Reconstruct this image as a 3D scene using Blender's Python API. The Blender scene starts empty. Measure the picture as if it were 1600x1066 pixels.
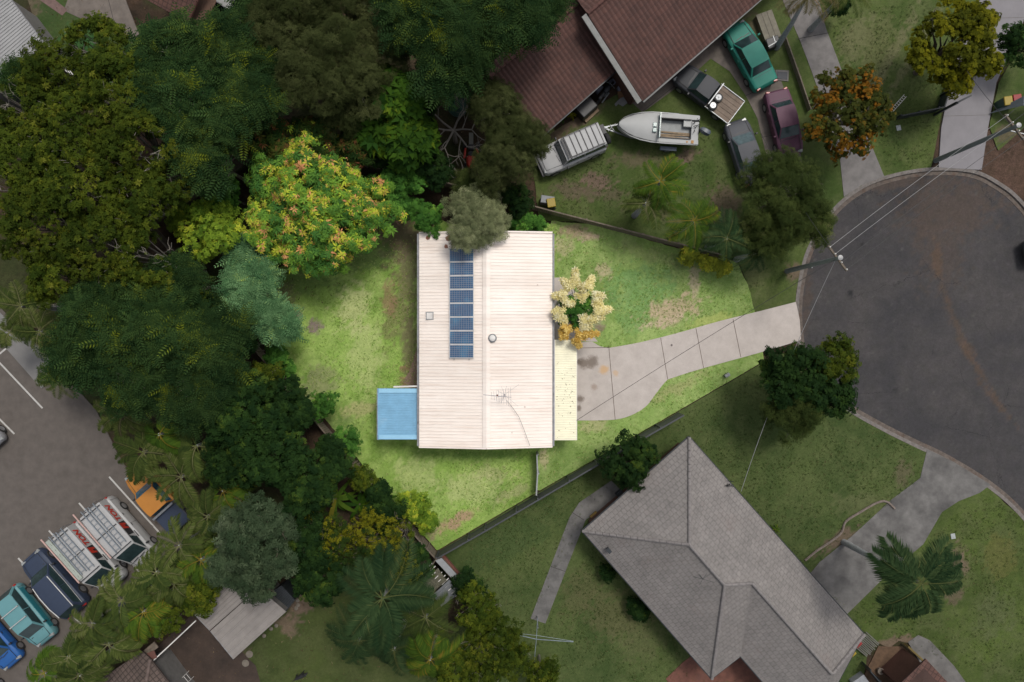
import bpy, bmesh, math, random
import numpy as np
from mathutils import Vector, Matrix
R = math.radians
random.seed(7); rng = np.random.default_rng(11)
C = bpy.context.scene.collection
scene = bpy.context.scene

# ------------------------------------------------------------------ camera, sky, sun, exposure
H = 46.4          # camera height in metres; 23 photo pixels per metre on the ground
cam_d = bpy.data.cameras.new('camera'); cam = bpy.data.objects.new('camera', cam_d); C.objects.link(cam)
cam.location = (0, 0, H); cam.rotation_euler = (0, 0, 0)
cam_d.sensor_width = 36; cam_d.lens = 36 * H / (1600 / 23.0)
cam_d.clip_start = 0.5; cam_d.clip_end = 2000
scene.camera = cam
w = bpy.data.worlds.new('World'); scene.world = w; w.use_nodes = True
nt = w.node_tree
sky = nt.nodes.new('ShaderNodeTexSky'); sky.sky_type = 'NISHITA'; sky.sun_disc = False
SUN_EL, SUN_AZ = 62, 35
sky.sun_elevation = R(SUN_EL); sky.sun_rotation = R(SUN_AZ); sky.dust_density = 3.0; sky.air_density = 0.8
bg = nt.nodes['Background']; bg.inputs['Strength'].default_value = 0.13
soft = nt.nodes.new('ShaderNodeHueSaturation'); soft.inputs['Saturation'].default_value = .3   # thin overcast: a paler sky
nt.links.new(sky.outputs[0], soft.inputs['Color']); nt.links.new(soft.outputs[0], bg.inputs[0])
sd = bpy.data.lights.new('sun', 'SUN'); sd.energy = 1.5; sd.angle = R(14); sd.color = (1, 0.95, 0.87)
so = bpy.data.objects.new('sun', sd); C.objects.link(so)
dv = Vector((math.sin(R(SUN_AZ)) * math.cos(R(SUN_EL)), math.cos(R(SUN_AZ)) * math.cos(R(SUN_EL)), math.sin(R(SUN_EL))))
so.rotation_euler = dv.to_track_quat('Z', 'Y').to_euler(); so.location = dv * 90
scene.view_settings.view_transform = 'Standard'; scene.view_settings.look = 'None'
scene.view_settings.exposure = 0.25; scene.view_settings.gamma = 1

# ------------------------------------------------------------------ helpers
def W(px, py, z=0.0):
    s = (H - z) / H / 23.0
    return Vector(((px - 800) * s, -(py - 533) * s, z))

def tag(o, label=None, cat=None, group=None, kind=None):
    if label: o['label'] = label
    if cat: o['category'] = cat
    if group: o['group'] = group
    if kind: o['kind'] = kind
    return o

def empty(name, loc, label=None, cat=None, group=None, rz=0):
    o = bpy.data.objects.new(name, None); C.objects.link(o)
    o.location = loc; o.rotation_euler = (0, 0, rz); o.empty_display_size = 0.3
    o['_base'] = [float(v) for v in loc]
    return tag(o, label, cat, group)

def root_of(o):
    while o.parent: o = o.parent
    return o

def link(name, me, mat, parent=None):
    o = bpy.data.objects.new(name, me); C.objects.link(o)
    if mat is not None and len(me.materials) == 0: me.materials.append(mat)
    if parent is not None: o.parent = parent
    return o

def fast_mesh(name, V, F, smooth=False, tint=None, col=None, uv=None):
    """V (n,3); F (m,k) constant k"""
    V = np.asarray(V, dtype=np.float32); F = np.asarray(F, dtype=np.int32)
    me = bpy.data.meshes.new(name)
    me.vertices.add(len(V)); me.vertices.foreach_set('co', V.ravel())
    m, k = F.shape
    me.loops.add(m * k); me.loops.foreach_set('vertex_index', F.ravel())
    me.polygons.add(m); me.polygons.foreach_set('loop_start', np.arange(0, m * k, k, dtype=np.int32))
    if smooth: me.polygons.foreach_set('use_smooth', np.ones(m, dtype=bool))
    me.update(calc_edges=True)
    if tint is not None:
        a = me.attributes.new('tint', 'FLOAT', 'FACE'); a.data.foreach_set('value', np.asarray(tint, dtype=np.float32))
    if col is not None:
        a = me.attributes.new('col', 'FLOAT_COLOR', 'POINT')
        c4 = np.ones((len(V), 4), dtype=np.float32); c4[:, :3] = col; a.data.foreach_set('color', c4.ravel())
    return me

class MB:
    def __init__(s): s.v = []; s.f = []; s.uv = {}
    def add(s, vs, fs, uvs=None):
        b = len(s.v); s.v += [tuple(p) for p in vs]
        for i, f in enumerate(fs):
            if uvs: s.uv[len(s.f)] = uvs[i]
            s.f.append([b + k for k in f])
        return s
    def box(s, c, size, rz=0, tilt=None, top=1.0):
        hx, hy, hz = size[0] / 2, size[1] / 2, size[2] / 2
        M = Matrix.Rotation(rz, 3, 'Z')
        if tilt: M = M @ Matrix.Rotation(tilt[1], 3, tilt[0])
        vs = []
        for z in (-1, 1):
            t = top if z > 0 else 1
            for x, y in ((-1, -1), (1, -1), (1, 1), (-1, 1)): vs.append(Vector(c) + M @ Vector((x * hx * t, y * hy * t, z * hz)))
        return s.add(vs, [(3, 2, 1, 0), (4, 5, 6, 7), (0, 1, 5, 4), (1, 2, 6, 5), (2, 3, 7, 6), (3, 0, 4, 7)])
    def beam(s, a, b, wd, ht):
        a = Vector(a); b = Vector(b); d = b - a; L = d.length
        if L < 1e-6: return s
        d.normalize(); up = Vector((0, 0, 1))
        if abs(d.z) > .95: up = Vector((1, 0, 0))
        r = d.cross(up).normalized(); u = r.cross(d).normalized()
        vs = [p + r * x * wd / 2 + u * y * ht / 2 for p in (a, b) for x, y in ((-1, -1), (1, -1), (1, 1), (-1, 1))]
        return s.add(vs, [(0, 1, 2, 3), (7, 6, 5, 4), (0, 4, 5, 1), (1, 5, 6, 2), (2, 6, 7, 3), (3, 7, 4, 0)])
    def tube(s, pts, r, n=8, cap=True):
        pts = [Vector(p) for p in pts]; rs = r if isinstance(r, (list, tuple)) else [r] * len(pts)
        rings = []
        for i, p in enumerate(pts):
            d = (pts[min(i + 1, len(pts) - 1)] - pts[max(i - 1, 0)]).normalized()
            up = Vector((0, 0, 1)) if abs(d.z) < .9 else Vector((1, 0, 0))
            x = d.cross(up).normalized(); y = x.cross(d).normalized()
            rings.append([p + (x * math.cos(2 * math.pi * k / n) + y * math.sin(2 * math.pi * k / n)) * rs[i] for k in range(n)])
        vs = [q for g in rings for q in g]; fs = []
        for i in range(len(pts) - 1):
            for k in range(n):
                a = i * n + k; b = i * n + (k + 1) % n
                fs.append((a, b, b + n, a + n))
        if cap: fs.append(tuple(range(n))[::-1]); fs.append(tuple((len(pts) - 1) * n + k for k in range(n)))
        return s.add(vs, fs)
    def lathe(s, c, prof, n=20, axis='Z'):
        vs = []; fs = []; c = Vector(c)
        for (r, h) in prof:
            for k in range(n):
                a = 2 * math.pi * k / n
                p = Vector((r * math.cos(a), r * math.sin(a), h))
                if axis == 'Y': p = Vector((p.x, h, p.y))
                vs.append(c + p)
        for i in range(len(prof) - 1):
            for k in range(n):
                a = i * n + k; b = i * n + (k + 1) % n; fs.append((a, b, b + n, a + n))
        fs.append(tuple(range(n))[::-1]); fs.append(tuple((len(prof) - 1) * n + k for k in range(n)))
        return s.add(vs, fs)
    def prism(s, poly, z0, z1):
        n = len(poly)
        vs = [(p[0], p[1], z0) for p in poly] + [(p[0], p[1], z1) for p in poly]
        fs = [tuple(range(n))[::-1], tuple(range(n, 2 * n))] + [(k, (k + 1) % n, (k + 1) % n + n, k + n) for k in range(n)]
        return s.add(vs, fs)
    def loft(s, rings, close=True, cap=True):
        n = len(rings[0]); vs = [p for g in rings for p in g]; fs = []
        for i in range(len(rings) - 1):
            for k in range(n if close else n - 1):
                a = i * n + k; b = i * n + (k + 1) % n; fs.append((a, b, b + n, a + n))
        if cap: fs.append(tuple(range(n))[::-1]); fs.append(tuple((len(rings) - 1) * n + k for k in range(n)))
        return s.add(vs, fs)
    def build(s, name, mat, parent=None, smooth=False, bevel=0, local=False, **kw):
        me = bpy.data.meshes.new(name)
        off = Vector((0, 0, 0))
        if parent is not None and not local: off = root_of(parent).location
        me.from_pydata([tuple(Vector(p) - off) for p in s.v], [], s.f)
        if s.uv:
            ul = me.uv_layers.new(name='UVMap')
            for fi, uvs in s.uv.items():
                p = me.polygons[fi]
                for k, li in enumerate(p.loop_indices): ul.data[li].uv = uvs[k]
        me.update()
        bm = bmesh.new(); bm.from_mesh(me); bmesh.ops.recalc_face_normals(bm, faces=bm.faces[:]); bm.to_mesh(me); bm.free()
        if smooth:
            me.polygons.foreach_set('use_smooth', np.ones(len(me.polygons), dtype=bool))
            try: me.set_sharp_from_angle(angle=R(38))
            except Exception: pass
        o = link(name, me, mat, parent)
        if bevel:
            b = o.modifiers.new('b', 'BEVEL'); b.width = bevel; b.segments = 2; b.limit_method = 'ANGLE'; b.angle_limit = R(35)
        return tag(o, **kw)

# ------------------------------------------------------------------ materials
MATS = {}
def nodes(name):
    m = bpy.data.materials.new(name); m.use_nodes = True
    t = m.node_tree; b = t.nodes['Principled BSDF']; return m, t, b
def noise(t, scale, detail=4, rough=.6, vec=None):
    n = t.nodes.new('ShaderNodeTexNoise'); n.inputs['Scale'].default_value = scale; n.inputs['Detail'].default_value = detail
    n.inputs['Roughness'].default_value = rough
    if vec is not None: t.links.new(vec, n.inputs['Vector'])
    return n
def mix(t, a, b, fac, mode='MIX'):
    m = t.nodes.new('ShaderNodeMix'); m.data_type = 'RGBA'; m.blend_type = mode
    for inp, val in ((m.inputs[6], a), (m.inputs[7], b), (m.inputs[0], fac)):
        if hasattr(val, 'is_linked') or hasattr(val, 'links'): t.links.new(val, inp)
        elif isinstance(val, (int, float)): inp.default_value = val
        else: inp.default_value = (*val, 1)
    return m.outputs[2]
def rampf(t, src, lo, hi):
    r = t.nodes.new('ShaderNodeMapRange'); r.inputs[1].default_value = lo; r.inputs[2].default_value = hi
    t.links.new(src, r.inputs[0]); return r.outputs[0]
def bump(t, b, src, strength=.3, dist=.02):
    n = t.nodes.new('ShaderNodeBump'); n.inputs['Strength'].default_value = strength; n.inputs['Distance'].default_value = dist
    t.links.new(src, n.inputs['Height']); t.links.new(n.outputs[0], b.inputs['Normal']); return n
def simple(name, col, rough=.6, metal=0, var=.15, scale=3, coat=0, bmp=0, dirt=None, dirtamt=.5):
    if name in MATS: return MATS[name]
    m, t, b = nodes(name)
    tc = t.nodes.new('ShaderNodeTexCoord')
    n = noise(t, scale, 6, .65, tc.outputs['Object'])
    dk = tuple(c * (1 - var) for c in col); lt = tuple(min(1, c * (1 + var)) for c in col)
    out = mix(t, dk, lt, rampf(t, n.outputs[0], .3, .7))
    if dirt is not None:
        n2 = noise(t, scale * .37, 8, .7, tc.outputs['Object'])
        mk = rampf(t, n2.outputs[0], .52, .72)
        mm = t.nodes.new('ShaderNodeMath'); mm.operation = 'MULTIPLY'; mm.inputs[1].default_value = dirtamt; t.links.new(mk, mm.inputs[0])
        out = mix(t, out, dirt, mm.outputs[0])
    t.links.new(out, b.inputs['Base Color'])
    b.inputs['Roughness'].default_value = rough; b.inputs['Metallic'].default_value = metal
    b.inputs['Coat Weight'].default_value = coat
    if bmp:
        n3 = noise(t, 40, 4, .6, tc.outputs['Object']); bump(t, b, n3.outputs[0], bmp, .01)
    MATS[name] = m; return m
def painted(name, rough=.95, grain=25, amt=.35, bmp=.6, metal=0):
    """vertex colour x fine noise (grass, soil, asphalt)"""
    if name in MATS: return MATS[name]
    m, t, b = nodes(name)
    at = t.nodes.new('ShaderNodeAttribute'); at.attribute_name = 'col'
    tc = t.nodes.new('ShaderNodeTexCoord')
    n = noise(t, grain, 5, .75, tc.outputs['Object']); n2 = noise(t, grain * .22, 5, .7, tc.outputs['Object'])
    f = rampf(t, n.outputs[0], .25, .75); f2 = rampf(t, n2.outputs[0], .25, .75)
    c = mix(t, at.outputs['Color'], mix(t, (1 - amt,) * 3, (1 + amt,) * 3, f), 1.0, 'MULTIPLY')
    c = mix(t, c, mix(t, (1 - amt * .6,) * 3, (1 + amt * .6,) * 3, f2), 1.0, 'MULTIPLY')
    n4 = noise(t, grain * .06, 8, .8, tc.outputs['Object']); f4 = rampf(t, n4.outputs[0], .3, .7)
    c = mix(t, c, mix(t, (1 - amt * .5, 1 - amt * .4, 1 - amt * .6), (1 + amt * .5, 1 + amt * .35, 1 + amt * .5), f4), 1.0, 'MULTIPLY')
    if name == 'asphalt':      # hairline cracks and old patch seams
        nz = noise(t, .6, 5, .7, tc.outputs['Object']); va = t.nodes.new('ShaderNodeMix'); va.data_type = 'RGBA'; va.blend_type = 'LINEAR_LIGHT'; va.inputs[0].default_value = .6
        t.links.new(tc.outputs['Object'], va.inputs[6]); t.links.new(nz.outputs['Color'], va.inputs[7])
        vo = t.nodes.new('ShaderNodeTexVoronoi'); vo.feature = 'DISTANCE_TO_EDGE'; vo.inputs['Scale'].default_value = .22; t.links.new(va.outputs[2], vo.inputs['Vector'])
        br = noise(t, .35, 3, .5, tc.outputs['Object']); lt = t.nodes.new('ShaderNodeMath'); lt.operation = 'LESS_THAN'; lt.inputs[1].default_value = .0032; t.links.new(vo.outputs['Distance'], lt.inputs[0])
        mu = t.nodes.new('ShaderNodeMath'); mu.operation = 'MULTIPLY'; t.links.new(lt.outputs[0], mu.inputs[0]); t.links.new(rampf(t, br.outputs[0], .45, .65), mu.inputs[1])
        c = mix(t, c, (.030, .029, .030), mu.outputs[0])
    t.links.new(c, b.inputs['Base Color']); b.inputs['Roughness'].default_value = rough
    b.inputs['Specular IOR Level'].default_value = .2
    bump(t, b, n.outputs[0], bmp, .04)
    MATS[name] = m; return m
def marks(t, c, tc, base, lst, scale=3.0, z=True):
    """irregular marks of their own colour at given ground spots: (px,py,z,radius m,colour)"""
    sc = t.nodes.new('ShaderNodeVectorMath'); sc.operation = 'MULTIPLY'; sc.inputs[1].default_value = (1, 1, 0); t.links.new(tc.outputs['Object'], sc.inputs[0])
    n3 = noise(t, scale, 7, .8, tc.outputs['Object'])
    for (px, py, zz, r, col) in lst:
        p = W(px, py, zz) - base; vm = t.nodes.new('ShaderNodeVectorMath'); vm.operation = 'DISTANCE'; vm.inputs[1].default_value = (p.x, p.y, 0); t.links.new(sc.outputs[0], vm.inputs[0])
        ma = t.nodes.new('ShaderNodeMath'); ma.operation = 'MULTIPLY_ADD'; ma.inputs[1].default_value = -1 / r; ma.inputs[2].default_value = .9; t.links.new(vm.outputs['Value'], ma.inputs[0])
        ad = t.nodes.new('ShaderNodeMath'); ad.operation = 'ADD'; t.links.new(ma.outputs[0], ad.inputs[0]); t.links.new(n3.outputs[0], ad.inputs[1])
        c = mix(t, c, col, rampf(t, ad.outputs[0], .72, 1.1))
    return c
def leafmat(name, c0, c1, c2=None, c3=None, rough=.8, trans=.22):
    """tint 0..1 -> c0..c1; above .93 the accent c2"""
    if name in MATS: return MATS[name]
    m, t, b = nodes(name)
    at = t.nodes.new('ShaderNodeAttribute'); at.attribute_name = 'tint'
    r = t.nodes.new('ShaderNodeValToRGB'); t.links.new(at.outputs['Fac'], r.inputs[0])
    e = r.color_ramp.elements
    e[0].position = 0; e[0].color = (*c0, 1); e[1].position = .6; e[1].color = (*c1, 1)
    if c2:
        a = e.new(.8); a.color = (*c2, 1)
    if c3:
        a = e.new(.97); a.color = (*c3, 1)
    oi = t.nodes.new('ShaderNodeObjectInfo')
    hs = t.nodes.new('ShaderNodeHueSaturation'); t.links.new(r.outputs[0], hs.inputs['Color'])
    mr = t.nodes.new('ShaderNodeMapRange'); mr.inputs[3].default_value = .85; mr.inputs[4].default_value = 1.15
    t.links.new(oi.outputs['Random'], mr.inputs[0]); t.links.new(mr.outputs[0], hs.inputs['Value'])
    t.links.new(hs.outputs[0], b.inputs['Base Color']); b.inputs['Roughness'].default_value = rough
    b.inputs['Specular IOR Level'].default_value = .08
    tr = t.nodes.new('ShaderNodeBsdfTranslucent'); t.links.new(hs.outputs[0], tr.inputs[0])
    ms = t.nodes.new('ShaderNodeMixShader'); ms.inputs[0].default_value = trans
    t.links.new(b.outputs[0], ms.inputs[1]); t.links.new(tr.outputs[0], ms.inputs[2])
    t.links.new(ms.outputs[0], t.nodes['Material Output'].inputs[0])
    MATS[name] = m; return m
def tilemat(name, col, col2, tw=.3, th=.33, mortar=.02, var=.5, rough=.85, stain=None, rib=.6):
    """roof tiles from UVs in metres: u along the eave, v up the slope"""
    if name in MATS: return MATS[name]
    m, t, b = nodes(name)
    uv = t.nodes.new('ShaderNodeUVMap'); tc = t.nodes.new('ShaderNodeTexCoord')
    br = t.nodes.new('ShaderNodeTexBrick'); t.links.new(uv.outputs[0], br.inputs['Vector'])
    br.inputs['Scale'].default_value = 1; br.inputs['Brick Width'].default_value = tw; br.inputs['Row Height'].default_value = th
    br.inputs['Mortar Size'].default_value = mortar; br.inputs['Mortar Smooth'].default_value = .3
    br.offset = .5 if rib < .3 else 0.0
    br.inputs['Color1'].default_value = (*col, 1); br.inputs['Color2'].default_value = (*col2, 1)
    br.inputs['Mortar'].default_value = (*[c * .45 for c in col], 1)
    n = noise(t, .8, 8, .7, tc.outputs['Object']); f = rampf(t, n.outputs[0], .3, .7)
    c = mix(t, br.outputs[0], mix(t, (1 - var,) * 3, (1 + var * .6,) * 3, f), 1.0, 'MULTIPLY')
    ns = noise(t, 9, 6, .85, tc.outputs['Object']); c = mix(t, c, mix(t, (.72, .71, .70), (1.16, 1.16, 1.14), rampf(t, ns.outputs[0], .3, .7)), 1.0, 'MULTIPLY')   # lichen and grime
    if stain:
        n2 = noise(t, .35, 9, .75, tc.outputs['Object'])
        c = mix(t, c, stain, rampf(t, n2.outputs[0], .55, .8))
    t.links.new(c, b.inputs['Base Color']); b.inputs['Roughness'].default_value = rough
    wv = t.nodes.new('ShaderNodeTexWave'); wv.bands_direction = 'X'; wv.inputs['Scale'].default_value = .314 / tw; wv.inputs['Distortion'].default_value = 0
    t.links.new(uv.outputs[0], wv.inputs['Vector'])
    ad = t.nodes.new('ShaderNodeMath'); ad.operation = 'MULTIPLY_ADD'; t.links.new(wv.outputs['Fac'], ad.inputs[0]); ad.inputs[1].default_value = rib
    inv = t.nodes.new('ShaderNodeMath'); inv.operation = 'SUBTRACT'; inv.inputs[0].default_value = 1; t.links.new(br.outputs['Fac'], inv.inputs[1])
    t.links.new(inv.outputs[0], ad.inputs[2]); bump(t, b, ad.outputs[0], .9, .04)
    MATS[name] = m; return m

# numpy value noise
def vnoise(x, y, seed=0):
    xi = np.floor(x).astype(np.int64); yi = np.floor(y).astype(np.int64)
    xf = x - xi; yf = y - yi; xf = xf * xf * (3 - 2 * xf); yf = yf * yf * (3 - 2 * yf)
    def h(a, b):
        n = (a * 374761393 + b * 668265263 + seed * 974634777) & 0x7fffffff
        n = ((n ^ (n >> 13)) * 1274126177) & 0x7fffffff
        return ((n ^ (n >> 16)) & 0xffff) / 65535.0
    a = h(xi, yi); b = h(xi + 1, yi); c = h(xi, yi + 1); d = h(xi + 1, yi + 1)
    return (a * (1 - xf) + b * xf) * (1 - yf) + (c * (1 - xf) + d * xf) * yf
def fbm(x, y, seed=0, oct=5, g=.55):
    s = 0; a = 1; t = 0
    for i in range(oct):
        s = s + a * vnoise(x * 2 ** i + 17.3 * i, y * 2 ** i - 9.1 * i, seed + i); t += a; a *= g
    return s / t
def inpoly(x, y, poly):
    r = np.zeros(x.shape, dtype=bool); n = len(poly)
    for i in range(n):
        x1, y1 = poly[i]; x2, y2 = poly[(i + 1) % n]
        c = ((y1 > y) != (y2 > y))
        with np.errstate(divide='ignore', invalid='ignore'):
            xx = (x2 - x1) * (y - y1) / (y2 - y1 + 1e-12) + x1
        r ^= c & (x < xx)
    return r
def smooth_poly(pts, closed=False, n=6):
    P = [Vector((p[0], p[1])) for p in pts]; out = []
    m = len(P); rngi = range(m if closed else m - 1)
    for i in rngi:
        g = (lambda k: P[k % m]) if closed else (lambda k: P[max(0, min(m - 1, k))])
        a, b, c, d = g(i - 1), g(i), g(i + 1), g(i + 2)
        for k in range(n):
            t = k / n
            out.append(.5 * ((2 * b) + (c - a) * t + (2 * a - 5 * b + 4 * c - d) * t * t + (3 * b - a - 3 * c + d) * t ** 3))
    if not closed: out.append(P[-1])
    return [(p.x, p.y) for p in out]
# ------------------------------------------------------------------ ground, lawns, roads, slabs
def px2w(poly, z=0): return [(W(p[0], p[1], z).x, W(p[0], p[1], z).y) for p in poly]
def lerp(a, b, f): return a + (b - a) * f[..., None]
def spots(col, X, Y, sp, seed=50):
    """sp: (px,py,rx,ry,rot,colour,strength) worn or bare patches, real colour of the soil there"""
    for i, (px, py, rx, ry, rot, c, st) in enumerate(sp):
        cx, cy = W(px, py).x, W(px, py).y; a = R(-rot)
        dx, dy = X - cx, Y - cy
        u = (dx * math.cos(a) + dy * math.sin(a)) / (rx / 23.); v = (-dx * math.sin(a) + dy * math.cos(a)) / (ry / 23.)
        d = np.sqrt(u * u + v * v) + (fbm(X * 2.2, Y * 2.2, seed + i, 6, .85) - .5) * 2.6
        m = np.clip((1.0 - d) / .38, 0, 1) * st
        col = lerp(col, np.array(c), m)
    return col

road_px = smooth_poly([(1253, 545), (1248, 500), (1250, 455), (1262, 400), (1283, 360), (1312, 322), (1352, 293), (1400, 276), (1460, 267), (1520, 271), (1560, 290), (1592, 316), (1640, 375)]) + \
          [(1900, 500), (1900, 1400), (1800, 1150)] + smooth_poly([(1700, 960), (1640, 860), (1594, 800), (1545, 757), (1480, 717), (1430, 693), (1380, 668), (1325, 636), (1288, 600), (1262, 570), (1253, 545)])
road_w = px2w(road_px)
# big sheet with a dip for the carriageway
xs = np.concatenate([[-600, -200, -90, -60], np.arange(-42, 42.01, .2), [60, 90, 200, 600]])
ys = np.concatenate([[-600, -200, -90, -55], np.arange(-30, 30.01, .2), [55, 90, 200, 600]])
X, Y = np.meshgrid(xs, ys)
dip = inpoly(X, Y, road_w)
Z = (fbm(X * 1.2, Y * 1.2, 3) - .5) * .05 - .03
Z[dip] = -.25
col = lerp(np.full(X.shape + (3,), 1.) * np.array((.022, .016, .011)), np.array((.062, .040, .026)), np.clip(fbm(X * .9, Y * .9, 5, 6, .7) * 2 - .5, 0, 1))
col = lerp(col, np.array((.03, .045, .012)), np.clip(fbm(X * .5, Y * .5, 9, 5) * 3 - 1.4, 0, .7))
far = (np.abs(X) > 43) | (np.abs(Y) > 31)
col[far] = (.05, .065, .025)
col = spots(col, X, Y, [(1540, 250, 60, 60, 0, (.07, .045, .033), 1), (1590, 275, 50, 60, 0, (.075, .047, .034), 1), (1462, 215, 10, 50, 0, (.07, .045, .033), .8)])
nx, ny = len(xs), len(ys)
V = np.stack([X, Y, Z], -1).reshape(-1, 3)
i = np.arange(ny - 1)[:, None] * nx + np.arange(nx - 1)[None]
F = np.stack([i, i + 1, i + nx + 1, i + nx], -1).reshape(-1, 4)
tag(link('ground', fast_mesh('ground', V, F, True, col=col.reshape(-1, 3)), painted('soil', grain=14, amt=.5)), kind='structure')

def sheet(name, poly_px, colfn, z=.02, cell=.15, edge=.12, mat=None, relief=.03, cuts=()):
    poly = px2w(poly_px); a = np.array(poly)
    x0, y0 = a.min(0) - .3; x1, y1 = a.max(0) + .3
    x0, x1 = max(x0, -46), min(x1, 46); y0, y1 = max(y0, -33), min(y1, 33)
    X, Y = np.meshgrid(np.arange(x0, x1, cell), np.arange(y0, y1, cell))
    jx = jy = np.zeros(X.shape)
    Xc, Yc = X[:-1, :-1] + cell / 2 + jx[:-1, :-1], Y[:-1, :-1] + cell / 2 + jy[:-1, :-1]
    ins = inpoly(Xc, Yc, poly)
    for c in cuts: ins &= ~inpoly(Xc, Yc, px2w(c))
    Z = z + relief * fbm(X * 2.5, Y * 2.5, 41)
    col = colfn(X, Y)
    nx = X.shape[1]
    i = np.arange(X.shape[0] - 1)[:, None] * nx + np.arange(nx - 1)[None]
    F = np.stack([i, i + 1, i + nx + 1, i + nx], -1)[ins]
    used = np.unique(F); rm = np.zeros(X.size, dtype=np.int64); rm[used] = np.arange(len(used))
    V = np.stack([X, Y, Z], -1).reshape(-1, 3)[used]
    kept = np.bincount(F.ravel(), minlength=X.size)[used]; bi = np.where(kept < 4)[0]   # rim vertices slide onto the outline
    rims = [np.array(px2w(c)) for c in cuts] + [a]; Q = V[bi, :2]; best = np.full(len(Q), 9.); to = Q.copy()
    for rim in rims:
        for k in range(len(rim)):
            p0, p1 = rim[k], rim[(k + 1) % len(rim)]; d = p1 - p0; t = np.clip(((Q - p0) @ d) / (d @ d + 1e-9), 0, 1)
            pr = p0 + t[:, None] * d; dist = np.linalg.norm(Q - pr, axis=1); c = dist < best; best[c] = dist[c]; to[c] = pr[c]
    c = best < cell * 1.5 + edge; nz = (fbm(to[:, 0] * 2, to[:, 1] * 2, 31, 4) - .5)[:, None] * edge * 1.2
    V[bi[c], :2] = (to + nz)[c]
    o = link(name, fast_mesh(name, V, rm[F], True, col=col.reshape(-1, 3)[used]), mat or painted('grass'))
    return tag(o, kind='structure')

def grass_col(c0, c1, c2, seed, sp=(), s1=.35, s2=1.3):
    def fn(X, Y):
        a = np.clip(fbm(X * s1, Y * s1, seed, 5, .6) * 3 - 1, 0, 1); b = np.clip(fbm(X * s2, Y * s2, seed + 9, 5, .7) * 3.2 - 1.2, 0, 1)
        col = lerp(np.full(X.shape + (3,), 1.) * np.array(c0), np.array(c1), a)
        col = lerp(col, np.array(c2), b * .55)
        return spots(col, X, Y, sp, seed)
    return fn
SOIL = (.20, .15, .11); SOILR = (.24, .15, .09); DRY = (.42, .36, .22); PALE = (.40, .44, .19); DKG = (.09, .14, .045)  # both plot lawns below have the plot's extra brightness put into their colour
back = [(402, 430), (470, 405), (560, 395), (600, 330), (650, 318), (700, 350), (870, 350), (870, 700), (842, 706), (839, 769), (745, 824), (683, 860), (668, 842), (575, 735), (500, 645), (425, 560)]
sheet('lawn', back, grass_col((.14, .24, .045), (.23, .36, .075), (.35, .45, .14), 101, [
    (625, 365, 45, 60, 0, (.17, .13, .08), .95), (570, 400, 60, 25, -10, DKG, .7), (640, 430, 20, 80, 0, (.16, .14, .08), .8),
    (620, 490, 22, 60, 10, (.17, .17, .07), .8), (608, 470, 14, 26, 0, SOILR, .7), (640, 590, 16, 30, 0, SOILR, .9), (492, 510, 15, 13, 0, (.22, .18, .15), 1),
    (464, 492, 9, 8, 0, (.24, .19, .15), .9), (470, 440, 60, 22, 0, DKG, .6), (440, 470, 25, 35, 0, (.13, .12, .07), .7), (552, 480, 30, 40, 20, PALE, .8), (570, 560, 30, 60, 0, PALE, .5),
    (640, 535, 14, 60, 0, (.15, .14, .07), .9), (560, 640, 40, 12, -15, (.36, .34, .16), .7), (500, 600, 30, 40, 45, (.22, .21, .12), .6), (520, 680, 30, 50, 40, (.13, .19, .06), .6),
    (655, 705, 60, 12, 0, (.14, .22, .05), .7), (750, 710, 80, 10, 0, (.12, .21, .045), .8), (650, 740, 40, 30, 0, PALE, .5), (730, 765, 55, 25, 0, PALE, .6), (770, 740, 40, 14, 0, (.36, .34, .18), .5),
    (715, 812, 34, 12, -28, (.36, .25, .16), .95), (675, 828, 12, 20, 0, (.28, .22, .14), .8), (800, 770, 30, 10, -30, (.33, .3, .17), .5)]))
front = [(861, 345), (930, 352), (1000, 372), (1085, 396), (1150, 408), (1170, 450), (1182, 500), (1194, 564), (1120, 607), (1000, 676), (900, 734), (840, 768), (838, 700), (861, 690)]
sheet('lawn', front, grass_col((.15, .235, .06), (.22, .33, .09), (.33, .41, .15), 131, [
    (895, 362, 34, 12, 5, (.30, .23, .15), .9), (920, 370, 22, 8, 5, (.36, .28, .2), .9), (880, 385, 20, 18, 0, DRY, .6), (945, 425, 16, 12, 40, DRY, .8), (1000, 450, 60, 40, 0, (.13, .26, .09), .6), (990, 500, 30, 20, 0, (.12, .25, .08), .5),
    (1050, 485, 48, 22, -15, (.42, .34, .22), .95), (1085, 440, 8, 26, 0, (.42, .35, .24), .8), (1040, 502, 36, 10, -12, (.45, .36, .25), .9), (1020, 400, 70, 14, 14, (.19, .22, .09), .6), (1110, 400, 50, 10, 15, (.15, .19, .07), .7), (935, 490, 12, 30, 0, (.33, .3, .2), .6),
    (938, 512, 8, 8, 0, SOIL, .8), (1120, 500, 40, 12, -12, (.36, .4, .12), .6), (930, 665, 26, 12, 0, DRY, .5), (1060, 605, 50, 10, -25, (.33, .3, .15), .5), (850, 715, 6, 22, 0, DRY, .7)]))
nz0, nz1, nz2 = (.042, .070, .016), (.070, .098, .026), (.098, .115, .045)  # same grass outside the plot, its dimming painted into the colour
NS = (.115, .085, .062); NS2 = (.14, .10, .075); NP = (.13, .13, .065)
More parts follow.
